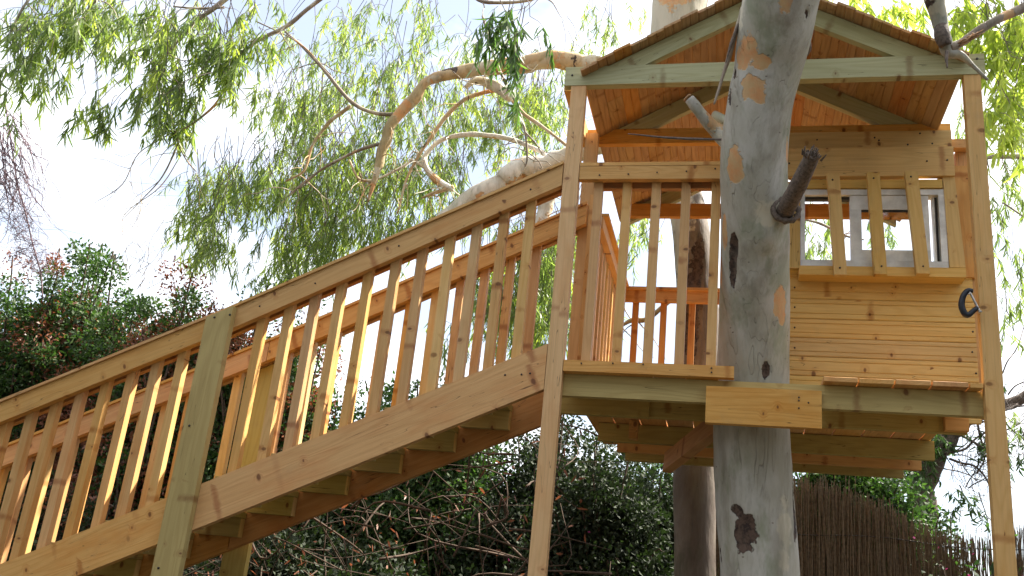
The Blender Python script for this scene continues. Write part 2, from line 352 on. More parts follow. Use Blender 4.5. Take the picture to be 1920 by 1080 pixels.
# deck
flat('deck_beam', [(-.86, 2.668), (1.17, 2.664), (1.17, 2.776), (-.86, 2.779)], D+.058, D+.105, 'green_yellow', TH)
rect('fascia_board', *xz(1322, 791, D), *xz(1541, 732, D), D+.010, D+.055, 'pine_orange', TH)
for yj, x0, x1, z1, mt in ((4.98, -.86, 1.12, 2.775, 'green_yellow'), (5.72, -.80, 1.11, 2.775, 'green_yellow'), (6.06, -.72, 1.1, 2.775, 'pine_orange'), (6.38, -.7, 1.05, 2.775, 'green_yellow')):
    rect('joist', x0, 2.667, x1, z1, yj-.022, yj+.022, mt, TH)
rect('joist', -.98, 2.655, -.43, 2.772, 4.915, 4.955, 'green_yellow', TH)
rect('packer_block', 1.01, 2.670, 1.118, 2.772, 4.905, 4.955, 'pine_orange', TH)
x = -.86; k = 0
while x < 1.07:
    w = .158; x1 = min(x+w, 1.098); y0 = (4.556 if x < -.02 else 4.50)+random.uniform(-.006, .006)
    if x1 < .0 or x > .40: beam('deck_board', ((x+x1)/2, y0, 2.792), ((x+x1)/2, 6.43, 2.792), .024, x1-x-.006, 'pine_orange' if k % 3 else 'pine', TH)
    else:
        beam('deck_board', ((x+x1)/2, 5.10, 2.792), ((x+x1)/2, 6.43, 2.792), .024, x1-x-.006, 'pine', TH)
    x = x1; k += 1
# braces from trunk up to the deck
beam('brace', at(1375, 772, 4.75), at(1252, 868, 5.75), .12, .055, 'pine_red', TH, up=(0, .35, 1))
beam('packer_block', (-.60, 5.60, 2.72), (-.55, 5.60, 2.72), .11, .07, 'pine_orange', TH)
# roof
RX, RZ = .125, 4.985; SL = .54; SR = .525
roof = empty('roof', (RX, 5.4, 4.5), TH)
def rafter(y0, y1, mat='green_wood', zoff=0.0, lx=-.80, rx=1.06, h=.108, foot=None):
    for s, sl, xe in ((-1, SL, lx), (1, SR, rx)):
        zt = lambda X: RZ-sl*abs(X-RX)+zoff
        a = RX+s*.012
        pl = [(a, zt(a)), (xe, zt(xe)), (xe+s*.0, zt(xe)-h), (a, zt(a)-h)]
        if foot: pl = [(a, zt(a)), (a+s*(zt(a)-foot)/sl, foot), (a+s*(zt(a)-h-foot)/sl, foot), (a, zt(a)-h)]
        flat('rafter', pl, y0, y1, mat, roof, bev=.003)
rafter(D, D+.042, foot=4.532); rafter(5.188, 5.23, foot=4.524); rafter(6.34, 6.385, zoff=.0)
k = 0
for s, sl, n in ((-1, SL, 10), (1, SR, 10)):
    pw = .1012; cs = 1/math.hypot(1, sl); L_ = (1.005 if s < 0 else 1.02)/cs
    for i in range(11):
        d0 = .004+i*pw
        if d0+pw > L_+.09: break
        dm = d0+pw/2; X = RX+s*dm*cs; Z = RZ-sl*dm*cs+.016
        yf = 4.40+(.022*((i*5) % 4)/3)+.018*i/10*(1 if s < 0 else .3); yb = 6.47+random.uniform(-.02, .03)
        cut = (4.86, 5.40, 6.0, 5.40)[(i//2+(s > 0)) % 4] if i % 2 else (5.9 if i % 4 else 5.2)
        upv = (s*cs*-1, 0, sl*cs)
        jo = random.uniform(-.0015, .0015)
        for (ya, yb2) in ((yf, cut-.002), (cut+.002, yb)):
            # board lies along Y; its grooved face looks down into the porch
            p0, p1 = (X, ya, Z+jo), (X, yb2, Z+jo)
            u_ = Vector(upv)
            chk = u_.cross(Vector((0, 1, 0)))
            if chk.z < 0: u_ = -u_
            grooved('roof_board', p0, p1, pw-.0004, .014, 'roof_wood' if random.random() < .85 else 'pine_red', roof, u_, (.5,), .005, .005)
        k += 1
beam('ridge_cap', (RX, 4.42, RZ+.036), (RX, 6.45, RZ+.036), .02, .09, 'roof_wood', roof)
# tie beams
rect('tie_beam', -.975, 4.42, 1.18, 4.522, 5.19, 5.232, 'pine_orange', TH, bev=.003)
rect('tie_beam', -.80, 4.425, 1.15, 4.525, 6.29, 6.335, 'pine_red', TH, bev=.003)
# house front wall (boards on Y = 5.2)
wall = empty('front_wall', (.7, 5.2, 2.8), TH)
YW = 5.2
(hx0, hz0), (hx1, hz1) = xz(1477, 283, 5.15), xz(1783, 245, 5.15)
rect('header_board', .21, hz0, hx1, hz1, 5.145, 5.185, 'pine_yellow', wall)
(_, lz0), (lx1, _) = xz(1600, 330, 5.11), xz(1789, 300, 5.11)
rect('header_board', .21, lz0, lx1, hz0-.004, 5.11, 5.15, 'pine_yellow', wall)
lines = [515, 563, 601, 637.5, 673, 710, 748, 786]
for i in range(len(lines)-1):
    za = xz(1650, lines[i], YW)[1]; zb = xz(1650, lines[i+1], YW)[1]
    if i == 0: za += .02
    o = .004*((i % 2) == 0)
    grooved('wall_board', (.252+random.uniform(-.006, .006)+(.012 if i > 3 else 0), YW+.011+o*.3, (za+zb)/2), (1.245, YW+.011, (za+zb)/2), (za-zb)-.0025, .022, 'pine_yellow', wall, (0, 0, 1), (.26, .76), .0045, .0035)
zs = xz(1650, 515, YW)[1]
rect('wall_stud', .20, 2.81, .246, 4.41, 5.2, 5.245, 'pine_red', wall, (0, 1))
rect('wall_stud', 1.205, 2.81, 1.275, 4.36, 5.225, 5.27, 'pine_orange', wall, (0, 1))
rect('corner_board', 1.10, zs-.01, 1.265, 4.25, 5.19, 5.222, 'pine_orange', wall, (0, 1))  # orange wood colour stands in for the warm glow at this wall end
rect('packer_block', 1.125, 4.355, 1.265, 4.41, 5.17, 5.225, 'pine_orange', wall)
# window
win = empty('window', (.75, 5.15, 3.6), TH)
YF = 5.13
def wr(name, x0, y0, x1, y1, Y, t, mat, axis=(1, 0), X0=None, X1=None):
    """bar given by its sighted upper-left and lower-right corners, squared up on plane Y"""
    a = xz((x0+x1)/2, y0, Y)[1]; b_ = xz((x0+x1)/2, y1, Y)[1]
    xa = X0 if X0 is not None else xz(x0, (y0+y1)/2, Y)[0]; xb = X1 if X1 is not None else xz(x1, (y0+y1)/2, Y)[0]
    return rect(name, xa, b_, xb, a, Y, Y+t, mat, win, axis, .002)
wx0 = xz(1502, 500, YF)[0]; wx1 = xz(1779, 498, YF)[0]; wzt = xz(1640, 355, YF)[1]; wzb = xz(1640, 500, YF)[1]
fw_ = .028
rect('window_frame', wx0, wzt-.034, wx1, wzt, YF, YF+.07, 'aluminium', win)
rect('window_frame', wx0, wzb, wx1, wzb+.036, YF, YF+.07, 'aluminium', win)
rect('window_frame', wx0, wzb+.036, wx0+.022, wzt-.034, YF, YF+.07, 'aluminium', win, (0, 1))
rect('window_frame', wx1-.034, wzb+.036, wx1, wzt-.034, YF, YF+.07, 'aluminium', win, (0, 1))
rect('window_frame', wx1-.062, wzb+.036, wx1-.05, wzt-.034, YF+.03, YF+.068, 'aluminium', win, (0, 1))
rect('rubber_seal', wx1-.049, wzb+.036, wx1-.036, wzt-.034, YF+.04, YF+.06, 'rubber', win, (0, 1))
sx0 = xz(1595, 430, YF)[0]; sx1 = wx1-.085; st = wzt-.036; sb = wzb+.038
gx0 = xz(1616, 430, YF)[0]; gx1 = xz(1722, 430, YF)[0]; gt = xz(1660, 392, YF)[1]; gb = xz(1660, 468, YF)[1]
ys0, ys1 = YF+.006, YF+.032
rect('sash', sx0, gt, sx1, st, ys0, ys1, 'aluminium', win); rect('sash', sx0, sb, sx1, gb, ys0, ys1, 'aluminium', win)
rect('sash', sx0, gb, gx0, gt, ys0, ys1, 'aluminium', win, (0, 1)); rect('sash', gx1, gb, sx1, gt, ys0, ys1, 'aluminium', win, (0, 1))
rect('rubber_seal', gx0, gt-.009, gx1, gt, ys0+.006, ys1-.004, 'rubber', win)
rect('pane', gx0, gb, gx1, gt-.009, ys0+.012, ys0+.016, 'glass', win, bev=0)
rect('rubber_seal', wx0+.022, wzt-.05, sx0, wzt-.034, YF+.03, YF+.06, 'rubber', win)
rect('sash', sx0+.002, sb, sx0+.014, st, YF+.036, YF+.06, 'rubber', win, (0, 1))
zl1 = xz(1650, 335, 5.12)[1]; zl0 = xz(1650, 352, 5.12)[1]
rect('lintel', wx0-.03, zl0, xz(1767, 342, 5.12)[0], zl1-.006, 5.12, 5.165, 'pine_yellow', win)
jx1 = xz(1811, 500, 5.12)[0]
flat('jamb', [xz(1768, 331, 5.125), xz(1790, 331, 5.125), (jx1, wzb+.002), (wx1+.003, wzb+.002)], 5.125, 5.165, 'pine_yellow', win, (0, 1))
rect('jamb', .235, wzb-.012, wx0-.003, zl1-.006, 5.14, 5.18, 'pine_yellow', win, (0, 1))
rect('sill', wx0-.012, xz(1650, 517, 5.08)[1], xz(1811, 508, 5.08)[0], xz(1650, 500, 5.08)[1], 5.08, 5.19, 'pine_yellow', win)
for (ax_, ay, bx, by) in ((1562, 326, 1576, 516), (1637, 324, 1651, 515), (1708, 322, 1731, 514)):
    a = np.array(xz(ax_, ay, 5.045)); b_ = np.array(xz(bx, by, 5.045)); hw = .033
    flat('window_bar', [(a[0]-hw, a[1]), (a[0]+hw, a[1]), (b_[0]+hw, b_[1]), (b_[0]-hw, b_[1])], 5.035, 5.078, 'pine_yellow', win, (b_-a))

# porch railings
fr = empty('front_railing', (-.45, 4.57, 2.8), TH)
rect('handrail', -.829, 3.838, -.088, 3.915, D+.004, D+.046, 'pine', fr)
rect('rail_cap', -.829, 3.916, -.088, 3.936, D+.002, D+.135, 'pine', fr)
rect('handrail', -.76, 3.825, -.088, 3.90, D+.094, D+.13, 'pine_red', fr)
rect('toe_board', -.830, 2.781, .0, 2.838, D+.004, D+.050, 'pine_orange', fr)
for xx in (-.728, -.575, -.421, -.266, -.112): rect('baluster', xx-.023, 2.806, xx+.023, 3.90, D+.051, D+.092, 'pine', fr, (0, 1))
sr = empty('side_railing', (-.8, 5.5, 2.8), TH)
rect('railing_post', -.925, 2.72, -.845, 4.46, 5.12, 5.17, 'pine', sr, (0, 1))
beam('handrail', (-.80, 5.16, 3.875), (-.80, 6.44, 3.875), .075, .04, 'pine', sr)
beam('rail_cap', (-.80, 5.16, 3.925), (-.80, 6.44, 3.925), .02, .10, 'pine', sr)
rect('baluster', -.835, 2.80, -.775, 3.95, 4.93, 4.98, 'pine', sr, (0, 1))
for i in range(9):
    yy = 5.24+i*.145; rect('baluster', -.845, 2.8, -.822, 3.9, yy-.022, yy+.022, 'pine', sr, (0, 1))
br_ = empty('back_railing', (-.5, 6.46, 2.8), TH)
rect('handrail', -.80, 3.82, -.10, 3.90, 6.42, 6.46, 'pine_red', br_)
rect('rail_cap', -.82, 3.901, -.10, 3.92, 6.39, 6.49, 'pine_red', br_)
for xx in (-.70, -.50, -.30): rect('baluster', xx-.022, 2.80, xx+.022, 3.86, 6.462, 6.50, 'pine_red', br_, (0, 1))
# screw heads on the tree house (tiny, one part)
sc_ = Soup()
def screw(s, x, y, Y, r=.0042):
    p = at(x, y, Y); s.tube([p+np.array((0, .002, 0)), p-np.array((0, .002, 0))], [r, r], 8)
for q in ((1124, 328), (1178, 326), (1232, 323), (1287, 321), (1341, 316), (1090, 681), (1149, 681), (1206, 683), (1334, 690), (1334, 698)): screw(sc_, q[0], q[1], D)
for q in ((1073, 141), (1832, 110)): screw(sc_, q[0], q[1], D-.006, .006)
for q in ((1561, 337), (1638, 334), (1708, 331), (1575, 502), (1653, 499), (1731, 499)): screw(sc_, q[0], q[1], 5.033, .005)
for q in ((1532, 262), (1640, 258), (1648, 263), (1702, 271), (1748, 269), (1725, 250), (1738, 302), (1776, 300), (1480, 306)): screw(sc_, q[0], q[1], 5.108, .005)
for q in ((1498, 745), (1498, 751), (1498, 765), (1516, 755)): screw(sc_, q[0], q[1], D+.008, .004)
for q in ((1788, 790), (1802, 782), (1805, 799)): screw(sc_, q[0], q[1], 4.97, .005)
for q in ((1490, 539), (1490, 576), (1490, 614), (1490, 652), (1824, 622), (1823, 660), (1830, 700)): screw(sc_, q[0], q[1], YW-.001, .005)
sc_.build('screw_heads', 'screw', TH, kind='stuff', loc=(.15, 5, 3.5))

# ================================================================== STAIRCASE
ST = tag(empty('staircase', (-3.9, 4.8, 0)), 'long straight wooden staircase with balustrades climbing right up to the tree house porch', 'staircase')
def seg(pts, X):   # piecewise line
    for (a, b_) in zip(pts, pts[1:]):
        if X >= b_[0] or b_ is pts[-1]: return a[1]+(b_[1]-a[1])*(X-a[0])/(b_[0]-a[0])
HR = [(-.915, 3.925), (-2.745, 3.032), (-4.6, 2.192)]      # top of handrail
SB = [(-.915, 2.918), (-2.745, 2.062), (-4.6, 1.205)]      # top of stringer
def slope_board(name, line, X0, X1, top, bot, y0, y1, mat, parent, **k):
    z = lambda X: seg(line, X)
    return flat(name, [(X0, z(X0)+top), (X0, z(X0)+bot), (X1, z(X1)+bot), (X1, z(X1)+top)], y0, y1, mat, parent, (X1-X0, z(X1)-z(X0)), **k)
def balustrade(name, y0, sgn, xs, mat_r, mat_b):
    e = empty(name, (-2.7, y0, 1.5), ST)
    for (a, b_) in (((-.92 if sgn > 0 else -.87), -2.745), (-2.749, -4.6)):
        slope_board('handrail', HR, a, b_, 0, -.122, y0, y0+.042, ('pine_gold' if sgn > 0 else mat_r), e, bev=.004)
        slope_board('rail_cap', HR, a, b_, .018, .001, y0-.012, y0+.13, mat_r, e, bev=.004)
        slope_board('handrail', HR, a, b_, -.012, -.115, y0+.088, y0+.125, 'pine_red' if sgn > 0 else mat_r, e)
    for xx in xs:
        dx = random.uniform(-.004, .004); tl = random.uniform(-.005, .005)
        zt = seg(HR, xx)-.02; zb = seg(SB, xx)-.09
        flat('baluster', [(xx-.024+dx+tl, zb), (xx+.024+dx+tl, zb), (xx+.024+dx, zt), (xx-.024+dx, zt)], y0+.043, y0+.086, mat_b if random.random() < .7 else 'pine_pale', e, (0, 1), bev=.003)
    return e
near_x = [-1.087+(-.1452)*i for i in range(12)]+[-2.978, -3.13, -3.265, -3.42, -3.567, -3.707, -3.852, -3.995, -4.14, -4.285, -4.43]
near_x = [x for x in near_x if abs(x+2.75) > .07]
balustrade('near_balustrade', D+.0, 1, near_x, 'pine', 'pine')
far_x = [-1.163-.148*i for i in range(24)]
fb = balustrade('far_balustrade', D+.56, -1, [x for x in far_x if abs(x+2.76) > .09], 'pine_orange', 'pine_orange')
# newel posts half-way
for (ya, yb, zt, mt) in ((D-.046, D-.002, -.012, 'green_yellow'), (D+.63, D+.675, -.13, 'green_yellow')):
    flat('newel_post', [(-2.825, 0), (-2.675, 0), (-2.675, seg(HR, -2.675)+zt), (-2.825, seg(HR, -2.825)+zt)], ya, yb, mt, ST, (0, 1), bev=.004)
for (a, b_) in ((-.918, -2.745), (-2.749, -4.6)):
    slope_board('stringer', SB, a, b_, 0, -.236, D+.0, D+.042, 'pine_gold', ST, bev=.004)
    slope_board('stringer', SB, a, b_, -.02, -.262, D+.53, D+.572, 'pine_red', ST, bev=.003)
for i in range(13):
    X = -1.196-.296*i; zt = seg(SB, X)-.10
    beam('tread', (X-.135, D+.088, zt), (X-.135, D+.528, zt), .036, .285, 'green_yellow', ST, up=(0, 0, 1))
    rect('cleat', X-.27, zt-.122, X, zt-.020, D+.482, D+.527, 'green_yellow', ST)
    rect('cleat', X-.27, zt-.122, X, zt-.020, D+.089, D+.125, 'green_yellow', ST)
    rect('cleat_end', X+.001, zt-.122, X+.005, zt-.020, D+.482, D+.527, 'pine_yellow', ST, (0, 1), bev=0)
s2 = Soup()
for q in ((995, 355), (748, 461), (591, 531), (487, 574), (947, 703), (978, 702), (994, 700)): screw(s2, q[0], q[1], D-.001, .005)
for q in ((402, 595), (431, 590), (355, 798), (297, 1065)): screw(s2, q[0], q[1], D-.048, .006)
s2.build('screw_heads', 'screw', ST, kind='stuff', loc=(-2.5, 4.5, 2.5))

# ================================================================== CLAMP on the right post
CL = tag(empty('c_clamp', tuple(at(1815, 570, 4.47))), 'dark iron c-clamp hanging on the edge of the right tree house post', 'clamp')
s = Soup(); pth = [at(*q, 4.475) for q in ((1824, 546), (1815, 545), (1808, 552), (1804, 562), (1803, 573), (1806, 583), (1811, 590), (1817, 590), (1825, 583), (1833, 577))]
sp = smoothpath(pth, 4); s.tube(sp, [.011+.004*math.sin(math.pi*i/(len(sp)-1)) for i in range(len(sp))], 8); s.build('clamp_frame', 'black_iron', CL)
s = Soup(); a, b_ = at(1818, 547, 4.472), at(1838, 586, 4.472); s.tube([a+(b_-a)*t for t in np.linspace(0, 1, 14)], [.0045+.0015*(i % 2) for i in range(14)], 8); s.build('clamp_screw', 'steel', CL)
s = Soup(); s.tube([at(1816, 551, 4.44), at(1825, 547, 4.50)], [.003, .003], 6); s.build('clamp_handle', 'steel', CL)
s = Soup(); s.tube([b_-(b_-a)*.06, b_], [.009, .010], 10); s.build('clamp_pad', 'steel', CL)

# ================================================================== TREES
def interp_rows(rows, step=.025):
    P = smoothpath(rows, 8); return P
def trunk_mesh(name, rows, mat, parent, patches=(), ns=96, bump=.012, top=None, bot=None, sub=14):
    """rows: (px, py, width_px, Y). Patches are (px,py,rx,ry,kind) placed by arc length round the trunk."""
    cp = []
    for (x, y, w, Y) in rows:
        c = at(x, y, Y); cp.append((c[0], c[1], c[2], w/2/FPX*dep(c), y, x, w))
    def between(a, b_, n): return [tuple(np.array(a)+(np.array(b_)-np.array(a))*k/n) for k in range(1, n+1)]
    if bot:
        c0 = cp[0]; e = (c0[0]+bot[0], c0[1]+bot[1], 0, c0[3]*bot[2], c0[4]+900, c0[5], c0[6]); cp = between(c0, e, 6)[::-1]+cp
    if top:
        c0 = cp[-1]; cp += between(c0, (c0[0]+top[0], c0[1]+top[1], c0[2]+top[2], c0[3]*top[3], c0[4]-1500, c0[5], c0[6]), 8)
    P = smoothpath(cp, sub); V = []; pe = []; sc = []; tn = []
    for i, r in enumerate(P):
        c = r[:3]; t = P[min(i+1, len(P)-1)][:3]-P[max(i-1, 0)][:3]; t /= np.linalg.norm(t)
        vd = np.array(EYE)-c; vd -= t*(vd@t); vd /= np.linalg.norm(vd); rt = np.cross(vd, t)*-1
        if rt@_r < 0: rt = -rt
        pxm = FPX/max(dep(c), .5)
        for k in range(ns):
            a = 2*math.pi*k/ns-math.pi; nn = math.cos(a)*vd+math.sin(a)*rt
            q = c+nn*r[3]; h = mnoise.noise(Vector((q[0]*2.6, q[1]*2.6, q[2]*1.2)))*bump*1.3+mnoise.noise(Vector(q)*9)*bump*.3
            A, B, T = 0, 0, 0
            for (x, y, rx, ry, kd) in patches:
                if abs(y-r[4]) > ry*2.2: continue
                th0 = math.asin(max(-.98, min(.98, (x-r[5])/(r[6]/2)))); du = (a-th0)*r[3]*pxm/rx; dv_ = (r[4]-y)/ry
                if abs(a-th0) > 1.5: continue
                f = 1-.5*math.hypot(du, dv_); f = max(0, f)
                if kd == 'p': A = max(A, f)
                elif kd == 's': B = max(B, f)
                elif kd == 't': T = max(T, f)
                elif kd == 'b': h += .022*max(0, f*2-1)**1
                if kd == 's': h -= .012*max(0, min(1, (f-.4)*4))
            V.append(q+nn*h); pe.append(A); sc.append(B); tn.append(T)
    F = []
    for i in range(len(P)-1):
        for k in range(ns): k2 = (k+1) % ns; F.append((i*ns+k, i*ns+k2, (i+1)*ns+k2, (i+1)*ns+k))
    F.append(tuple((len(P)-1)*ns+k for k in range(ns)))
    me = bpy.data.meshes.new(name); me.from_pydata([tuple(v) for v in V], [], F); me.materials.append(MATS[mat])
    me.polygons.foreach_set('use_smooth', [True]*len(me.polygons))
    for nm, arr in (('peel', pe), ('scar', sc), ('tone', tn)):
        a = me.attributes.new(nm, 'FLOAT', 'POINT'); a.data.foreach_set('value', arr)
    return link(name, me, Matrix.Identity(4), parent)
def limb(name, rows, mat, parent, ns=14, bump=.1, sub=6, peel=.0):
    """rows (px,py,width_px,Y): a bent limb, with random peel / cream patches"""
    cp = []
    for (x, y, w, Y) in rows:
        c = at(x, y, Y); cp.append((c[0], c[1], c[2], max(.0015, w/2/FPX*dep(c))))
    P = smoothpath(cp, sub); s = Soup(); rr = P[:, 3]
    for i in range(len(P)):
        P[i, :3] += np.array(mnoise.noise_vector(Vector(P[i, :3])*7))*rr[i]*.35
    s.tube(P[:, :3], rr*(1+.2*np.array([mnoise.noise(Vector(p[:3])*14) for p in P])), ns)
    if name in ('limb', 'branch') and parent.name in ('gum_tree.001', 'gum_tree.002') and max(rr) < .16:
        for _ in range(int(2+len(P)*.16)):
            i = int(rng.integers(len(P)//4, len(P))); q = P[i, :3].copy(); v = rng.normal(0, .8, 3); v[2] -= .2; pts = []; v /= np.linalg.norm(v)
            w = min(rr[i]*.6, .006)
            for j in range(6): pts.append(q.copy()); v = v+rng.normal(0, .3, 3)+np.array((0, 0, -.18)); v /= np.linalg.norm(v); q = q+v*rng.uniform(.05, .11)
            s.tube(smoothpath(pts, 2), np.linspace(w, .0012, 11), 4, cap=False)
    o = s.build(name, mat, parent); me = o.data; n = len(me.vertices); co = np.zeros(n*3); me.vertices.foreach_get('co', co); co = co.reshape(-1, 3)
    pn = np.array([mnoise.noise(Vector((c[0]*4.5, c[1]*4.5+8, c[2]*4.5))) for c in co]); tn = np.array([mnoise.noise(Vector((c[0]*5, c[1]*5+30, c[2]*5))) for c in co])
    sc = np.array([mnoise.noise(Vector((c[0]*7, c[1]*7+60, c[2]*7))) for c in co])
    for nm, arr in (('peel', np.clip(pn*1.2+peel, 0, 1)), ('scar', np.clip(sc*1.1-.12, 0, 1)), ('tone', np.clip(tn+.3, 0, 1))):
        a = me.attributes.new(nm, 'FLOAT', 'POINT'); a.data.foreach_set('value', arr)
    return o

T1 = tag(empty('gum_tree', (.3, 4.95, 0)), 'big smooth grey gum tree with orange peeled patches passing up through the porch', 'tree')
rows1 = [(1425, 1075, 146, 4.92), (1417, 950, 144, 4.91), (1409, 800, 140, 4.87), (1411, 700, 134, 4.82), (1414, 600, 129, 4.74), (1414, 500, 128, 4.62), (1415, 400, 129, 4.50),
         (1415, 300, 127, 4.39), (1426, 200, 122, 4.29), (1440, 130, 125, 4.22), (1450, 75, 134, 4.15), (1462, 0, 141, 4.05), (1482, -80, 150, 3.97), (1520, -220, 150, 3.9)]
pat = [(1405, 100, 24, 36, 'p'), (1392, 122, 20, 22, 'p'), (1424, 122, 20, 20, 'p'), (1411, 178, 22, 24, 'p'), (1382, 318, 17, 29, 'p'), (1359, 432, 9, 30, 'p'), (1460, 560, 15, 25, 'p'), (1463, 578, 9, 26, 'p'), (1352, 500, 5, 38, 'p'), (1476, 280, 7, 28, 'p'), (1470, 8, 14, 22, 'p'),
       (1375, 152, 12, 10, 's'), (1370, 182, 6, 30, 's'), (1376, 480, 8, 46, 's'), (1380, 460, 6, 18, 's'), (1398, 1005, 22, 34, 's'), (1384, 962, 12, 12, 's'), (1435, 694, 6, 18, 's'), (1512, 24, 4, 8, 's'), (1352, 1050, 8, 26, 's'), (1490, 960, 9, 60, 's'),
       (1440, 400, 26, 22, 't'), (1385, 40, 20, 40, 't'), (1440, 440, 40, 40, 'b'), (1462, 405, 26, 30, 'b'), (1470, 1000, 16, 60, 't')]
trunk_mesh('trunk', rows1, 'bark', T1, pat, bot=(-.02, .15, 1.35), top=(.6, .2, 5.2, .6))
# snapped branch and its collar
s = Soup(); sa = [at(*q) for q in ((1468, 405, 4.42), (1480, 380, 4.30), (1498, 345, 4.20), (1514, 312, 4.12), (1524, 290, 4.07))]
P = smoothpath(sa, 5); rr = np.linspace(.050, .037, len(P))*(1+.10*np.array([mnoise.noise(Vector(p)*22) for p in P]))*.92; s.tube(P, rr, 18)
sb_ = s.build('broken_branch', 'dead_bark', T1)
s = Soup(); end = P[-1]; dr = (P[-1]-P[-3]); dr /= np.linalg.norm(dr)
for i in range(34):
    o = rng.normal(0, .02, 3); o -= dr*(o@dr); b0 = end+o-dr*.01; s.tube([b0, b0+dr*rng.uniform(.015, .05)+o*.25], [.006, .0025], 5)
s.build('splinter', 'dead_bark', sb_, kind='stuff')
s = Soup(); c0 = sa[0]; dr0 = (sa[1]-sa[0]); dr0 /= np.linalg.norm(dr0); e1 = np.cross(dr0, (0, 0, 1)); e1 /= np.linalg.norm(e1); e2 = np.cross(dr0, e1)
ring = [c0+dr0*.055+(e1*math.cos(t)+e2*math.sin(t))*.062 for t in np.linspace(0, 2*math.pi, 22)]
s.tube(ring, [.014+.004*math.sin(3*i) for i in range(22)], 8, cap=False); s.build('branch_collar', 'dead_bark', sb_)
# cut stub on the left
limb('cut_stub', [(1372, 272, 40, 4.50), (1352, 250, 30, 4.50), (1332, 232, 24, 4.48), (1308, 205, 21, 4.46), (1291, 186, 20, 4.44)], 'bark', T1, peel=.0)
limb('cut_stub', [(1372, 232, 20, 4.60), (1350, 222, 17, 4.62), (1340, 215, 15, 4.64)], 'bark_pale', T1)
s = Soup(); q0 = at(1291, 185, 4.438); q1 = at(1288, 182, 4.436); s.tube([q0, q1], [.0245, .0245], 14); s.build('cut_face', 'heartwood', T1)
# hanging strips of shed bark and a dead twig
for rws in ([(1391, 14, 5, 4.1), (1380, 60, 9, 4.12), (1370, 95, 11, 4.15), (1358, 135, 7, 4.17), (1347, 170, 6, 4.17), (1339, 196, 4, 4.17)], [(1385, 45, 5, 4.1), (1374, 75, 7, 4.1), (1366, 100, 4, 4.1), (1361, 118, 2, 4.1)], [(1516, 70, 7, 4.2), (1519, 92, 5, 4.22), (1513, 105, 3, 4.24)]):
    limb('bark_strip', rws, 'dead_bark' if rws[0][0] == 1385 else 'bark_brown', T1, ns=6)
limb('dead_twig', [(1372, 262, 4, 4.45), (1300, 261, 5, 4.42), (1240, 257, 4, 4.40), (1177, 251, 2, 4.38)], 'grey_twig', T1, ns=6)
# its crown above and its branches that hang into view
limb('branch', [(1790, -260, 90, 3.9), (1756, -40, 44, 4.0), (1760, 30, 33, 4.05), (1774, 75, 24, 4.08), (1778, 98, 20, 4.1), (1800, 104, 14, 4.12), (1825, 125, 8, 4.14), (1852, 150, 5, 4.16)], 'bark', T1)
limb('branch', [(1779, 90, 20, 4.09), (1800, 82, 16, 4.1), (1830, 62, 17, 4.12), (1870, 38, 17, 4.15), (1925, 10, 18, 4.2), (2100, -90, 22, 4.3)], 'bark_brown', T1)
limb('branch', [(1764, 40, 24, 4.06), (1768, 62, 29, 4.05), (1774, 84, 22, 4.06)], 'dead_bark', T1)
limb('branch', [(1775, 96, 8, 4.06), (1774, 110, 6, 4.04), (1776, 127, 3, 4.03)], 'dead_bark', T1, ns=6)
s = Soup()
for i in range(16):
    t = rng.random(); p = at(1790+t*36, 86-t*18+rng.uniform(-7, 5), 4.08); q = at(1790+t*36+rng.uniform(10, 26), 86-t*18-rng.uniform(4, 14), 4.07); s.tube([p, q], [.005, .0015], 4)
s.build('splinter', 'heartwood', T1, kind='stuff')

T2 = tag(empty('gum_tree', (-.2, 6.75, 0)), 'second pale gum tree behind the porch, its white and orange limbs reaching out left', 'tree')
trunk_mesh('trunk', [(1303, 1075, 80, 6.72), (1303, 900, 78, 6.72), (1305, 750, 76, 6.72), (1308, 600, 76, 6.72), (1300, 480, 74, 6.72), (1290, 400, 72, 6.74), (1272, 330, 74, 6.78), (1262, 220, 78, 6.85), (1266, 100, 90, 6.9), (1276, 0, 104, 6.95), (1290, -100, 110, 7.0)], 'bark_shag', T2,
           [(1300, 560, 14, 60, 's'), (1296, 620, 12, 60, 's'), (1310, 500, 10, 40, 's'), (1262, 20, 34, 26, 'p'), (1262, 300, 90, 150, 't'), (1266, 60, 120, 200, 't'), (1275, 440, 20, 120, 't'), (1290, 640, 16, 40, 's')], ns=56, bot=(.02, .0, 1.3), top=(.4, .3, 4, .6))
limb('limb', [(1275, 215, 60, 6.9), (1190, 150, 46, 6.85), (1110, 122, 38, 6.8), (1040, 113, 36, 6.75), (965, 124, 31, 6.7), (880, 132, 26, 6.65), (805, 150, 18, 6.6), (778, 180, 22, 6.6), (742, 222, 22, 6.6), (722, 262, 20, 6.6), (710, 310, 17, 6.6), (700, 345, 9, 6.6), (690, 378, 4, 6.6)], 'bark_tan', T2, ns=22, peel=.22)
limb('limb', [(1262, 300, 60, 6.9), (1150, 270, 44, 6.95), (1075, 288, 36, 7.0), (1025, 312, 42, 7.0), (985, 312, 44, 7.0), (950, 336, 46, 7.0), (915, 358, 42, 7.0), (870, 385, 40, 7.0), (820, 430, 34, 7.0)], 'bark_pale', T2, ns=22, peel=-.05)
limb('limb', [(1075, 288, 30, 7.05), (1050, 320, 26, 7.1), (1032, 365, 28, 7.1), (1020, 400, 24, 7.1), (1008, 440, 18, 7.1)], 'bark_pale', T2, ns=16)
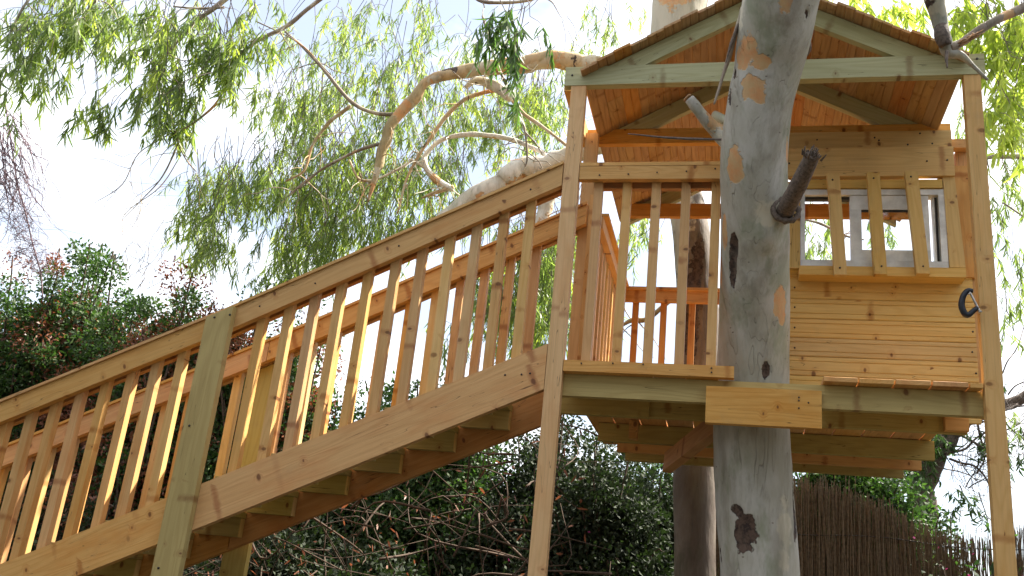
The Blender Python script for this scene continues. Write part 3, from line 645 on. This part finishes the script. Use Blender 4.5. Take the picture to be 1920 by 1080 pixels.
thin = [
 ([(960, 180, 26, 6.8), (925, 160, 24, 6.8), (890, 152, 18, 6.8), (872, 165, 8, 6.8)], 'bark_pale'),
 ([(1030, 300, 12, 7), (1010, 282, 10, 7), (950, 260, 11, 7), (880, 252, 11, 7), (830, 262, 10, 7), (800, 288, 11, 7), (797, 310, 14, 7), (815, 335, 17, 7), (840, 350, 14, 7), (850, 358, 5, 7)], 'bark_pale'),
 ([(1035, 295, 14, 7.1), (965, 325, 12, 7.1), (925, 345, 8, 7.1)], 'bark_tan'),
 ([(1095, 300, 8, 6.9), (1040, 255, 7, 6.9), (985, 215, 9, 6.9), (940, 172, 10, 6.9), (880, 182, 9, 6.9), (840, 215, 9, 6.9), (800, 270, 8, 6.9), (765, 330, 6, 6.9), (745, 400, 4, 6.9)], 'bark_tan'),
 ([(744, 214, 11, 6.6), (705, 213, 9, 6.55), (660, 192, 9, 6.5), (610, 135, 7, 6.45), (570, 90, 6, 6.4), (535, 60, 4, 6.4)], 'bark_brown'),
 ([(658, 198, 8, 6.6), (615, 232, 8, 6.6), (585, 275, 7, 6.6), (570, 320, 6, 6.6), (535, 340, 4, 6.6)], 'bark_tan'),
 ([(710, 270, 9, 6.6), (665, 285, 7, 6.6), (600, 320, 6, 6.6), (550, 360, 5, 6.6), (520, 390, 3, 6.6)], 'bark_brown'),
 ([(798, 315, 8, 7), (770, 300, 7, 7), (760, 310, 6, 7), (690, 345, 5, 7)], 'bark_pale'),
 ([(850, 350, 10, 7), (815, 362, 9, 7), (790, 372, 4, 7)], 'bark_tan'),
 ([(700, 340, 8, 6.7), (672, 335, 6, 6.7), (655, 300, 5, 6.7)], 'bark_tan'),
 ([(1260, 560, 10, 6.9), (1215, 598, 12, 6.9), (1185, 600, 12, 6.9), (1160, 615, 5, 6.9)], 'bark_tan'),
 ([(1925, 292, 15, 7.4), (1860, 294, 13, 7.2), (1800, 300, 13, 7.0)], 'bark_brown'),
 ([(1500, 410, 4, 7.5), (1540, 420, 6, 7.4), (1580, 440, 5, 7.3), (1620, 450, 3, 7.2)], 'bark_brown'),
]
for rws, mt in thin: limb('limb', [(a, b_, w*.85, Y) for a, b_, w, Y in rws], mt, T2, ns=8)
# third tree: branches entering from top
T3 = tag(empty('gum_tree', (-7.5, 10.5, 0)), 'gum tree off to the left whose drooping leafy boughs fill the top left corner', 'tree')
trunk_mesh('trunk', [(-520, 500, 150, 9.0), (-470, 200, 130, 8.6), (-380, -100, 110, 8.0), (-200, -260, 90, 7.2)], 'bark', T3, ns=32, bot=(0, .1, 1.3), top=(2.5, -1, 1.2, .4))
for rws in ([(560, -120, 20, 5.6), (420, 0, 11, 5.6), (355, 50, 10, 5.6), (318, 95, 8, 5.6), (290, 122, 6, 5.6), (285, 160, 3, 5.6)],
            [(700, -80, 12, 5.7), (600, -2, 9, 5.7), (535, 50, 9, 5.7), (480, 78, 8, 5.7), (450, 110, 7, 5.7), (430, 150, 5, 5.7), (395, 205, 5, 5.7), (330, 246, 4, 5.7), (270, 233, 2, 5.7)],
            [(330, 246, 5, 5.7), (333, 270, 4, 5.7), (305, 330, 3, 5.7), (270, 370, 2, 5.7), (232, 410, 1, 5.7)], [(300, 160, 5, 5.7), (318, 210, 5, 5.7), (333, 265, 4, 5.7), (350, 300, 3, 5.7), (368, 322, 2, 5.7)],
            [(320, 250, 3, 5.7), (260, 288, 2, 5.7), (230, 345, 2, 5.7), (175, 382, 1, 5.7)], [(300, -100, 10, 5.6), (200, -20, 8, 5.6), (150, 40, 5, 5.6), (110, 110, 3, 5.6)], [(420, 14, 6, 5.6), (370, 16, 5, 5.6), (325, 12, 3, 5.6)],
            [(100, -60, 8, 5.5), (40, 20, 5, 5.5), (10, 90, 4, 5.5)], [(870, -30, 10, 5.4), (905, 2, 8, 5.4), (985, 1, 7, 5.4), (1040, -20, 9, 5.4)],
            [(905, 30, 5, 5.4), (925, 100, 5, 5.4), (945, 150, 6, 5.4), (970, 200, 5, 5.4), (985, 250, 5, 5.4), (988, 300, 4, 5.4), (975, 330, 2, 5.4)], [(985, 248, 4, 5.4), (1005, 270, 3, 5.4), (1018, 292, 2, 5.4)],
            [(480, 40, 3, 5.9), (560, 80, 3, 5.9), (620, 140, 2, 5.9)], [(340, 290, 2, 5.8), (300, 350, 2, 5.8), (235, 400, 1.5, 5.8), (230, 440, 1, 5.8)], [(265, 365, 2, 5.8), (262, 400, 1.5, 5.8), (245, 430, 1, 5.8)]):
    limb('branch', [(a, b_, w*.9, Y) for a, b_, w, Y in rws], 'bark_brown', T3, ns=7)

# ------------------------------------------------------------------ drooping gum foliage
def sprays(name, mat, parent, blobs, Ls=(.10, .15), Ws=(.010, .017), twig='grey_twig', dens=1.0, down=1.0):
    """blobs: (px,py,rx,ry,Y,dY,n): n twigs hanging in that cloud, leaves drooping from every twig"""
    pos = []; dr = []; s = Soup()
    for (x, y, rx, ry, Y, dY, n) in blobs:
        for _ in range(max(1, int(n*dens))):
            a = rng.normal(0, .5, 2); Yk = Y+rng.normal(0, dY*.5); p = at(x+a[0]*rx, y+a[1]*ry-ry*.25, Yk)
            ln = rng.uniform(.18, .40); m_ = int(rng.integers(13, 25)); h = rng.normal(0, .35, 3); h[2] = -1*down
            pts = []; q = p.copy(); v = np.array((h[0]*1.2, h[1]*1.2, rng.uniform(-.2, .35)))
            for k in range(6): pts.append(q.copy()); v = v*.75+np.array((h[0]*.15, h[1]*.15, -.42*down)); q = q+v/np.linalg.norm(v)*ln/5
            s.tube(pts, np.linspace(.0028, .001, 6), 3, cap=False)
            if rng.random() < .35:
                up_ = np.array((rng.normal(0, .12), rng.normal(0, .12), rng.uniform(.2, .5))); s.tube(smoothpath([p+up_, p+up_*.5+rng.normal(0, .03, 3), p], 3), np.linspace(.004, .0028, 7), 3, cap=False)
            pts = np.array(pts)
            for k in range(m_):
                t = rng.uniform(.1, 1)*4.99; i = int(t); b0 = pts[i]+(pts[i+1]-pts[i])*(t-i)
                pos.append(b0); dd = rng.normal(0, .27, 3); dd[2] -= 1.0*down; dr.append(dd)
    pos = np.array(pos); dr = np.array(dr); n = len(pos)
    leaf_mesh(name, mat, parent, pos, dr, rng.uniform(*Ls, n), rng.uniform(*Ws, n), curve=.36)
    s.build('twigs', twig, parent, kind='stuff')
    return n
A = [(120, 40, 110, 60, 5.6, .5, 48), (40, 90, 50, 60, 5.4, .4, 20), (20, 140, 35, 50, 5.4, .4, 12), (90, 120, 50, 60, 5.5, .3, 22), (130, 30, 60, 50, 5.5, .4, 20), (190, 25, 80, 40, 5.7, .4, 24),
     (185, 195, 34, 36, 5.5, .2, 13), (210, 60, 60, 50, 5.7, .4, 14), (300, 60, 60, 60, 5.6, .3, 28), (310, 130, 45, 50, 5.6, .3, 22), (290, 175, 50, 35, 5.6, .3, 15), (340, 175, 45, 45, 5.7, .3, 15), (370, 40, 60, 40, 5.7, .4, 22),
     (430, 60, 45, 55, 5.6, .3, 26), (425, 105, 35, 40, 5.6, .2, 16), (330, 225, 18, 22, 5.7, .1, 7), (250, 5, 120, 25, 5.8, .4, 20), (490, 80, 34, 40, 5.8, .2, 12), (375, 140, 40, 50, 5.7, .2, 12), (480, 15, 60, 30, 5.8, .3, 9), (355, 205, 22, 28, 5.7, .2, 5), (245, 110, 40, 40, 5.7, .2, 6)]
nA = sprays('foliage', 'gum_leaf', T3, A, (.11, .17), (.011, .018), dens=.66)
sprays('foliage', 'gum_leaf_bright', T3, A, (.10, .16), (.011, .017), dens=.22)
B = [(950, 25, 30, 40, 5.2, .1, 8), (975, 65, 30, 45, 5.2, .1, 9), (940, 75, 18, 40, 5.25, .1, 3), (965, 150, 14, 20, 5.3, .1, 2)]
nB = sprays('foliage', 'gum_leaf_dark', T3, B, (.10, .15), (.016, .022))
Cc = [(400, 335, 45, 30, 6.9, .4, 18), (390, 395, 40, 40, 6.9, .4, 22), (450, 350, 60, 40, 6.9, .4, 20), (400, 455, 45, 32, 6.9, .3, 18), (500, 330, 45, 45, 7.0, .4, 20),
      (530, 200, 30, 50, 7.2, .4, 14), (570, 240, 50, 65, 7.2, .5, 26), (600, 180, 60, 45, 7.2, .5, 20), (640, 300, 70, 70, 7.3, .6, 46), (570, 360, 70, 60, 7.3, .6, 38), (570, 440, 60, 55, 7.3, .5, 34), (530, 500, 50, 35, 7.3, .4, 18), (650, 410, 70, 60, 7.4, .6, 40),
      (740, 220, 70, 55, 7.6, .6, 32), (700, 330, 60, 60, 7.5, .6, 34), (770, 340, 70, 55, 7.7, .6, 34), (850, 220, 60, 50, 7.8, .6, 28), (830, 310, 60, 50, 7.8, .6, 26), (740, 420, 80, 36, 7.5, .5, 30), (860, 380, 60, 36, 7.8, .5, 20), (610, 470, 50, 30, 7.3, .3, 14),
      (960, 190, 60, 45, 7.9, .6, 26), (1015, 210, 50, 55, 8.0, .5, 30), (1040, 160, 30, 30, 7.8, .4, 10), (930, 260, 50, 40, 8.0, .5, 16), (870, 165, 60, 26, 7.9, .4, 14), (640, 80, 40, 60, 7.4, .5, 14), (700, 40, 50, 40, 7.6, .5, 12), (790, 50, 40, 60, 7.6, .5, 16), (560, 70, 40, 50, 7.3, .5, 8), (900, 90, 60, 36, 8.2, .5, 12), (1090, 90, 60, 30, 8.3, .5, 8), (1130, 30, 60, 30, 8.3, .5, 9),
      (980, 470, 50, 60, 8.0, .5, 50), (930, 560, 50, 50, 8.0, .4, 36), (990, 600, 40, 50, 8.0, .4, 36), (1055, 450, 36, 60, 8.0, .4, 42), (1050, 570, 50, 60, 8.0, .5, 50), (1010, 520, 50, 60, 8.0, .4, 30), (960, 580, 50, 50, 8.0, .5, 20), (900, 500, 50, 50, 8.0, .5, 14), (1140, 630, 24, 50, 8.0, .3, 6), (1200, 420, 34, 40, 8.2, .3, 10), (860, 600, 40, 50, 8, .4, 8), (720, 130, 60, 40, 7.7, .5, 12), (780, 130, 40, 40, 7.7, .5, 10), (660, 170, 50, 50, 7.5, .5, 14)]
nC = sprays('foliage', 'gum_leaf', T2, Cc, (.09, .145), (.008, .014), dens=.92)
nC2 = sprays('foliage', 'gum_leaf_bright', T2, [(x+rng.normal(0, 15), y+rng.normal(0, 10), rx*1.1, ry, Y+.5, d, n) for (x, y, rx, ry, Y, d, n) in Cc], (.08, .12), (.009, .013), dens=1.0)
Dd = [(1850, 60, 60, 60, 6.6, .5, 22), (1900, 120, 40, 60, 6.4, .4, 16), (1820, 15, 50, 30, 6.8, .4, 14), (1890, 230, 36, 45, 6.2, .3, 11), (1900, 50, 40, 50, 6.5, .4, 16), (1680, 5, 70, 16, 7.4, .4, 10), (1600, -15, 60, 16, 7.4, .4, 6), (1870, 180, 26, 26, 6.4, .3, 5), (1830, 80, 30, 30, 6.6, .3, 7), (1905, 175, 26, 30, 6.4, .3, 7)]
T4 = tag(empty('gum_tree', (4.6, 8.4, 0)), 'bright yellow-green gum tree standing beyond the right edge of the tree house', 'tree')
trunk_mesh('trunk', [(2300, 900, 90, 8.2), (2290, 500, 80, 8.2), (2240, 100, 70, 8.0)], 'bark', T4, ns=28, bot=(0, 0, 1.3), top=(-.6, -.3, 3, .5))
nD = sprays('foliage', 'gum_leaf_bright', T4, Dd, (.12, .18), (.018, .028), down=.8)
Dw = [(1895, 320, 40, 40, 8.6, .5, 8), (1880, 400, 36, 60, 8.6, .5, 14), (1895, 460, 36, 50, 8.6, .5, 12), (1900, 560, 30, 40, 8.6, .4, 7), (1890, 640, 30, 40, 8.6, .4, 6), (1540, 400, 40, 30, 8.8, .5, 16), (1540, 460, 44, 36, 8.8, .5, 26), (1800, 230, 30, 50, 8.8, .4, 12), (1660, 440, 40, 40, 9.0, .4, 7), (1905, 250, 30, 40, 8.6, .4, 9), (1908, 530, 20, 60, 8.6, .4, 6), (1912, 300, 20, 80, 8.8, .4, 10), (1880, 760, 40, 40, 8.6, .4, 5)]
nD2 = sprays('foliage', 'gum_leaf', T4, Dw, (.10, .15), (.010, .016), dens=.6)
for rws in ([(2260, 300, 30, 8.0), (2050, 240, 14, 7.8), (1960, 120, 7, 7.2), (1880, 60, 4, 6.8)], [(2290, 560, 30, 8.2), (2060, 500, 12, 8.4), (1940, 420, 5, 8.6), (1880, 380, 3, 8.6)]):
    limb('branch', rws, 'bark_brown', T4, ns=8)

# crown of the big tree above the picture: it breaks up the sun on the roof and steps
pos = []; 
for _ in range(150):
    c = np.array((rng.uniform(1.7, 5.0), rng.uniform(4.0, 7.8), rng.uniform(7.2, 9.6)))
    pos.append(c+rng.normal(0, .28, (46, 3)))
pos = np.concatenate(pos); n = len(pos); dd = rng.normal(0, .5, (n, 3)); dd[:, 2] -= 1
leaf_mesh('foliage', 'gum_leaf', T1, pos, dd, rng.uniform(.12, .2, n), rng.uniform(.02, .03, n))
for k in range(9):
    a = rng.uniform(0, 6.28); q0 = np.array((.75, 4.1, 6.3)); q1 = q0+np.array((math.cos(a)*1.2+.5, math.sin(a)*1.2+1.2, 1.2)); q2 = q1+np.array((math.cos(a)*1.0, math.sin(a)*1.0, .8))
    s = Soup(); P = smoothpath([q0, q1, q2], 6); s.tube(P, np.linspace(.06, .01, len(P)), 8); s.build('branch', 'bark_brown', T1)

# ------------------------------------------------------------------ hedges
def bush(cx, cy, rx, ry, z0, z1, label, n, mat='hedge_leaf', seed=0, size=(.032, .058), rust=0.0, group=None, clumps=120, name='bush', fleur=0, low=.0):
    t = tag(empty(name, (cx, cy, 0)), label, 'bush', group); n = int(n*1.8); clumps = int(clumps*1.2)
    zc = (z0+z1)/2; rz = (z1-z0)/2
    u = rng.normal(size=(clumps, 3)); u /= np.linalg.norm(u, axis=1, keepdims=True); rad = rng.uniform(.35, 1.0, (clumps, 1))**.6
    cc = np.array((cx, cy, zc))+u*rad*np.array((rx, ry, rz)); cr_ = rng.uniform(.10, .26, clumps)
    idx = rng.integers(0, clumps, n); off = rng.normal(size=(n, 3)); off /= np.linalg.norm(off, axis=1, keepdims=True); off *= rng.uniform(.2, 1, (n, 1))**.5
    p = cc[idx]+off*cr_[idx][:, None]; d = off*1.0+rng.normal(0, .7, (n, 3)); L_ = rng.uniform(*size, n)
    k = n//2; q = rng.normal(size=(k, 3)); q /= np.linalg.norm(q, axis=1, keepdims=True); q *= rng.uniform(0, 1, (k, 1))**(1/3)
    q = np.array((cx, cy, zc))+q*np.array((rx, ry, rz))*.76; p = np.concatenate([p, q]); d = np.concatenate([d, rng.normal(size=(k, 3))]); L_ = np.concatenate([L_, rng.uniform(.06, .10, k)]); idx = np.concatenate([idx, rng.integers(0, clumps, k)])
    isr = (rng.random(clumps) < rust)[idx]
    leaf_mesh('foliage', mat, t, p[~isr], d[~isr], L_[~isr], L_[~isr]*.5, simple=True, curve=.3)
    if isr.any(): leaf_mesh('dry_leaves', 'rust_leaf', t, p[isr], d[isr], L_[isr]*.9, L_[isr]*.4, simple=True, curve=.3)
    s = Soup()
    for k in range(0, clumps, 2):
        a = np.array((cx+rng.normal(0, rx*.25), cy+rng.normal(0, ry*.2), 0.05)); m_ = (a+cc[k])/2+rng.normal(0, .15, 3); P = smoothpath([a, m_, cc[k], cc[k]+u[k]*.12], 4); s.tube(P, np.linspace(.018, .003, len(P)), 5)
    s.build('stems', 'dry_twig', t, kind='stuff')
    if fleur:
        k = rng.integers(0, clumps, fleur); p = cc[k]+rng.normal(0, .12, (fleur, 3)); leaf_mesh('blossom', 'pink_petal', t, p, rng.normal(size=(fleur, 3)), rng.uniform(.015, .032, fleur), np.full(fleur, .022), simple=True)
    return t
bush(-8.6, 8.2, 1.5, .9, .2, 4.75, 'dark green hedge bush at the left edge, tallest of the row', 26000, clumps=260)
bush(-6.6, 8.0, 1.25, .9, .2, 4.85, 'dense dark green bush behind the lower stair handrail, under the hanging vine', 38000, rust=.2, clumps=260)
bush(-5.2, 7.7, 1.05, .8, .2, 4.45, 'green bush mottled with rusty dead leaves, left of the greenish newel post', 36000, rust=.6, clumps=240)
bush(-4.2, 7.9, .9, .8, .2, 4.3, 'low loose bush with red-brown tips seen just over the handrail', 20000, rust=.3, clumps=190)
bush(-2.9, 8.3, 1.35, .8, .2, 3.72, 'green bush showing between the middle balusters of the stairs', 30000, clumps=260)
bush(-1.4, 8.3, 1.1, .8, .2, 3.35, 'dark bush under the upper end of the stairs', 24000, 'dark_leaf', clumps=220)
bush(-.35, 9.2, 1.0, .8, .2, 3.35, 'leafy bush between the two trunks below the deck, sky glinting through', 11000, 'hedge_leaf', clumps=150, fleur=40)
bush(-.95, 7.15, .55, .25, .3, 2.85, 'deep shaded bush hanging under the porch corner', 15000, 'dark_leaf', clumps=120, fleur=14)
bush(1.05, 8.3, .8, .4, .4, 3.10, 'green bush rising over the reed screen below the deck', 15000, 'hedge_leaf', clumps=150)
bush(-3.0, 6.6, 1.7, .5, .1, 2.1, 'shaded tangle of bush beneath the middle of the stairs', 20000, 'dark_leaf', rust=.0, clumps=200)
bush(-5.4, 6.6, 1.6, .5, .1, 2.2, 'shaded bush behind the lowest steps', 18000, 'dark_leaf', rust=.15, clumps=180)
bush(1.72, 7.33, .55, .05, .2, 2.62, 'sprigs of pink blossom poking through the reed screen', 500, 'hedge_leaf', clumps=70, fleur=150, size=(.025, .045))
bush(.75, 7.9, .45, .12, 1.6, 3.0, 'dark creeper hanging at the left end of the reed screen, behind the big trunk', 7000, 'hedge_leaf', clumps=90)

bush(-.60, 7.9, .55, .35, .2, 2.95, 'very dark bush low between the porch post and the rear trunk', 17000, 'dark_leaf', clumps=130, fleur=10)
bush(.95, 7.95, .55, .12, 1.9, 3.05, 'green creeper over the top of the reed screen beside the big trunk', 7000, 'hedge_leaf', clumps=80)
# unseen hedges added behind and beside the viewer to shut out the low sky
for (hx, hy, hrx, hry, hz, lb) in ((-6.0, -2.2, 4.6, 1.4, 8.6, 'tall unseen hedge added behind the viewer on the left to block low sky light'), (2.6, -2.8, 4.8, 1.4, 9.0, 'tall unseen hedge added straight behind the viewer to block low sky light'),
                                  (6.6, 1.8, 1.3, 4.2, 6.5, 'unseen hedge added on the right side to block low sky light'), (-11.0, 2.0, 1.3, 4.6, 6.5, 'unseen hedge added at the left end to block low sky light')):
    bush(hx, hy, hrx, hry, .05, hz, lb, 17000, 'dark_leaf', size=(.16, .26), clumps=160)

# dry brushwood under the stairs
BR = tag(empty('brush_pile', (-2.2, 6.0, 0)), 'heap of tangled dry brown branches under the stairs', 'brushwood')
s = Soup()
for k in range(330):
    c = np.array((rng.uniform(-4.2, -.9), rng.uniform(5.6, 6.4), 0)); c[2] = rng.uniform(.2, 1.0)*(1.9+.42*(c[0]+3.4)); d = rng.normal(size=3)*(1, .5, .55); d /= np.linalg.norm(d); ln = rng.uniform(.25, .9)
    q = rng.normal(0, .12, 3); P = smoothpath([c-d*ln/2, c+q, c+d*ln/2+rng.normal(0, .1, 3)], 4); s.tube(P, np.linspace(rng.uniform(.003, .010), .0015, len(P)), 4)
s.build('twigs', 'dry_twig', BR, kind='stuff')
n = 600; p = np.stack([rng.uniform(-4, -.9, n), rng.uniform(5.6, 6.4, n), np.zeros(n)], 1); p[:, 2] = rng.uniform(.2, 1, n)*(1.95+.42*(p[:, 0]+3.4)); d = rng.normal(size=(n, 3)); d[:, 2] -= .8
leaf_mesh('dry_leaves', 'rust_leaf', BR, p, d, rng.uniform(.03, .08, n), rng.uniform(.01, .02, n))

# hanging leafless vine, far left
VN = tag(empty('vine', tuple(at(30, 240, 7.0))), 'leafless purple-brown vine dangling at the left edge against the sky', 'vine')
s = Soup()
for k in range(60):
    x0 = rng.normal(12, 16); y0 = rng.uniform(200, 330); pts = []; x = x0; y = y0
    for j in range(7): pts.append(at(x, y, 7.0+rng.normal(0, .05))); x += rng.normal(7, 12); y += rng.uniform(12, 34)
    P = smoothpath(pts, 3); s.tube(P, np.linspace(.005, .0015, len(P)), 4)
for k in range(260):
    t = rng.random(); c = (10+t*55+rng.normal(0, 14), 330+t*180); pts = [at(c[0]+dx, c[1]+dy, 7+rng.normal(0, .1)) for dx, dy in ((0, 0), (rng.normal(0, 12), rng.normal(0, 10)), (rng.normal(0, 22), rng.normal(4, 18)))]; s.tube(smoothpath(pts, 3), np.linspace(.003, .001, 7), 3)
P = smoothpath([at(*q, 7.0) for q in ((8, 180), (20, 260), (32, 340), (48, 400), (62, 460), (76, 510), (80, 560))], 5); s.tube(P, np.linspace(.008, .006, len(P)), 6)
P = smoothpath([at(*q, 7.0) for q in ((-6, 190), (4, 280), (10, 340), (20, 420))], 5); s.tube(P, np.linspace(.006, .003, len(P)), 6)
s.build('tendrils', 'vine_twig', VN, kind='stuff')
# bare twigs against the sky
TW = tag(empty('bare_twigs', tuple(at(260, 400, 7.4))), 'fine leafless twigs rising above the hedge against the sky', 'twigs')
s = Soup()
for k in range(20):
    x = rng.uniform(225, 330); y = 500+rng.uniform(-10, 60); pts = []
    for j in range(7): pts.append(at(x, y, 7.5)); x += rng.normal(-2, 16); y -= rng.uniform(12, 36)
    P = smoothpath(pts, 4); s.tube(P, np.linspace(.0028, .0008, len(P)), 3)
s.build('twig', 'grey_twig', TW, kind='stuff')
# sparse thorny tree at the right behind the post
T5 = tag(empty('thorn_tree', (2.7, 9.6, 0)), 'sparse twiggy tree against the white sky behind the right post', 'tree')
limb('trunk', [(1725, 1400, 60, 9.6), (1728, 1000, 52, 9.6), (1742, 880, 48, 9.6), (1775, 820, 40, 9.6), (1830, 775, 30, 9.6), (1900, 755, 22, 9.6), (1990, 700, 14, 9.6)], 'dead_bark', T5, ns=14)
s = Soup()
def twiggy(x, y, ang, ln, w, lvl, Y):
    pts = [at(x, y, Y)]; a = ang
    for j in range(5): a += rng.normal(0, .28); x += math.cos(a)*ln/5; y += math.sin(a)*ln/5; pts.append(at(x, y, Y+rng.normal(0, .06)))
    P = smoothpath(pts, 3); s.tube(P, np.linspace(w, w*.55, len(P)), 4 if lvl else 6)
    if lvl < 3:
        for j in range(4): k = rng.uniform(.25, 1); twiggy(x-(1-k)*ln*math.cos(ang), y-(1-k)*ln*math.sin(ang), ang+rng.choice((-1, 1))*rng.uniform(.4, 1.1), ln*.6, w*.5, lvl+1, Y)
for q in ((1790, 810, .5, 110, .014), (1830, 775, .7, 120, .012), (1760, 850, -.1, 130, .014), (1840, 780, 0, 110, .012), (1780, 860, .35, 120, .012), (1870, 760, 1.0, 100, .010), (1890, 740, -1.0, 100, .008), (1880, 700, -1.4, 120, .007), (1900, 620, -1.5, 100, .006), (1750, 870, .7, 90, .008)): twiggy(*q[:4], q[4], 0, 9.5)
s.build('twigs', 'grey_twig', T5, kind='stuff')
sprays('foliage', 'hedge_leaf', T5, [(1710, 830, 50, 50, 9.4, .4, 50), (1745, 800, 34, 30, 9.4, .3, 22), (1680, 880, 60, 30, 9.4, .4, 30), (1850, 810, 60, 40, 9.4, .4, 8), (1800, 930, 50, 20, 9.0, .4, 7), (1900, 840, 40, 60, 9.4, .4, 7)], (.06, .10), (.014, .022), down=.5)

# ------------------------------------------------------------------ reed screen
RF = tag(empty('reed_fence', (1.2, 7.5, 0)), 'weathered brown reed screen fence with ragged top, right of the trunk', 'fence')
tops = [(1300, 900), (1400, 890), (1500, 880), (1560, 890), (1620, 912), (1665, 930), (1700, 950), (1745, 975), (1800, 985), (1850, 988), (1890, 975), (1925, 965), (2100, 950), (2400, 980)]
tx = [at(a, b_, 7.5)[0] for a, b_ in tops]; tz = [at(a, b_, 7.5)[2]-.07 for a, b_ in tops]
s = Soup(); X = tx[0]
while X < tx[-1]:
    X += rng.uniform(.0010, .0028); zt = np.interp(X, tx, tz)+rng.normal(0, .03)-abs(rng.normal(0, .03))+(rng.random() < .04)*.1; Y = 7.5+rng.normal(0, .016); ln = rng.normal(0, .02); bw = rng.normal(0, .012)
    r_ = rng.uniform(.0022, .004); s.tube([(X-ln, Y, 0), (X-ln*.4+bw, Y+rng.normal(0, .006), zt*.45), (X+bw*.5, Y, zt*.8), (X+ln+rng.normal(0, .01), Y+rng.normal(0, .012), zt)], [r_*1.1, r_, r_*.9, r_*.6], 4, cap=False)
s.build('reeds', 'reed', RF, smooth=False, kind='stuff')
for zz in (.5, .9, 1.3, 1.7, 2.05, 2.4): 
    s = Soup(); P = [(x_, 7.484+rng.normal(0, .003), zz+.015*math.sin(x_*5+zz*9)) for x_ in np.arange(tx[0], tx[-1], .12) if np.interp(x_, tx, tz) > zz+.03]; s.tube(P, [.004]*len(P), 5); s.build('binding_wire', 'wire', RF)
for xx in (.1, 1.55, 3.0): beam('fence_post', (xx, 7.55, 0), (xx, 7.55, 2.3), .06, .06, 'bark_brown', RF, up=(1, 0, 0))
# ------------------------------------------------------------------ overhead cables, far off at left
for i, (a, b_, Y) in enumerate((((30, 317), (370, 358), 40), ((50, 342), (370, 378), 40.5), ((70, 360), (372, 396), 41), ((100, 436), (420, 482), 43))):
    p, q = at(a[0], a[1], Y), at(b_[0], b_[1], Y); dv = q-p; s = Soup(); pts = [p+dv*t+np.array((0, 0, 1.2*(t-.5)**2)) for t in np.linspace(-2.4, 3.2, 24)]
    s.tube(pts, [.007]*24, 5); o = s.build('overhead_cable', 'cable', None)
    tag(o, ('topmost of the thin overhead cables crossing the left sky', 'second overhead cable from the top in the left sky', 'third overhead cable from the top in the left sky', 'lowest thin overhead cable, just above the hedge')[i], 'cable', 'overhead cables at left')
print('leaves', nA, nB, nC, nC2, nD, nD2)
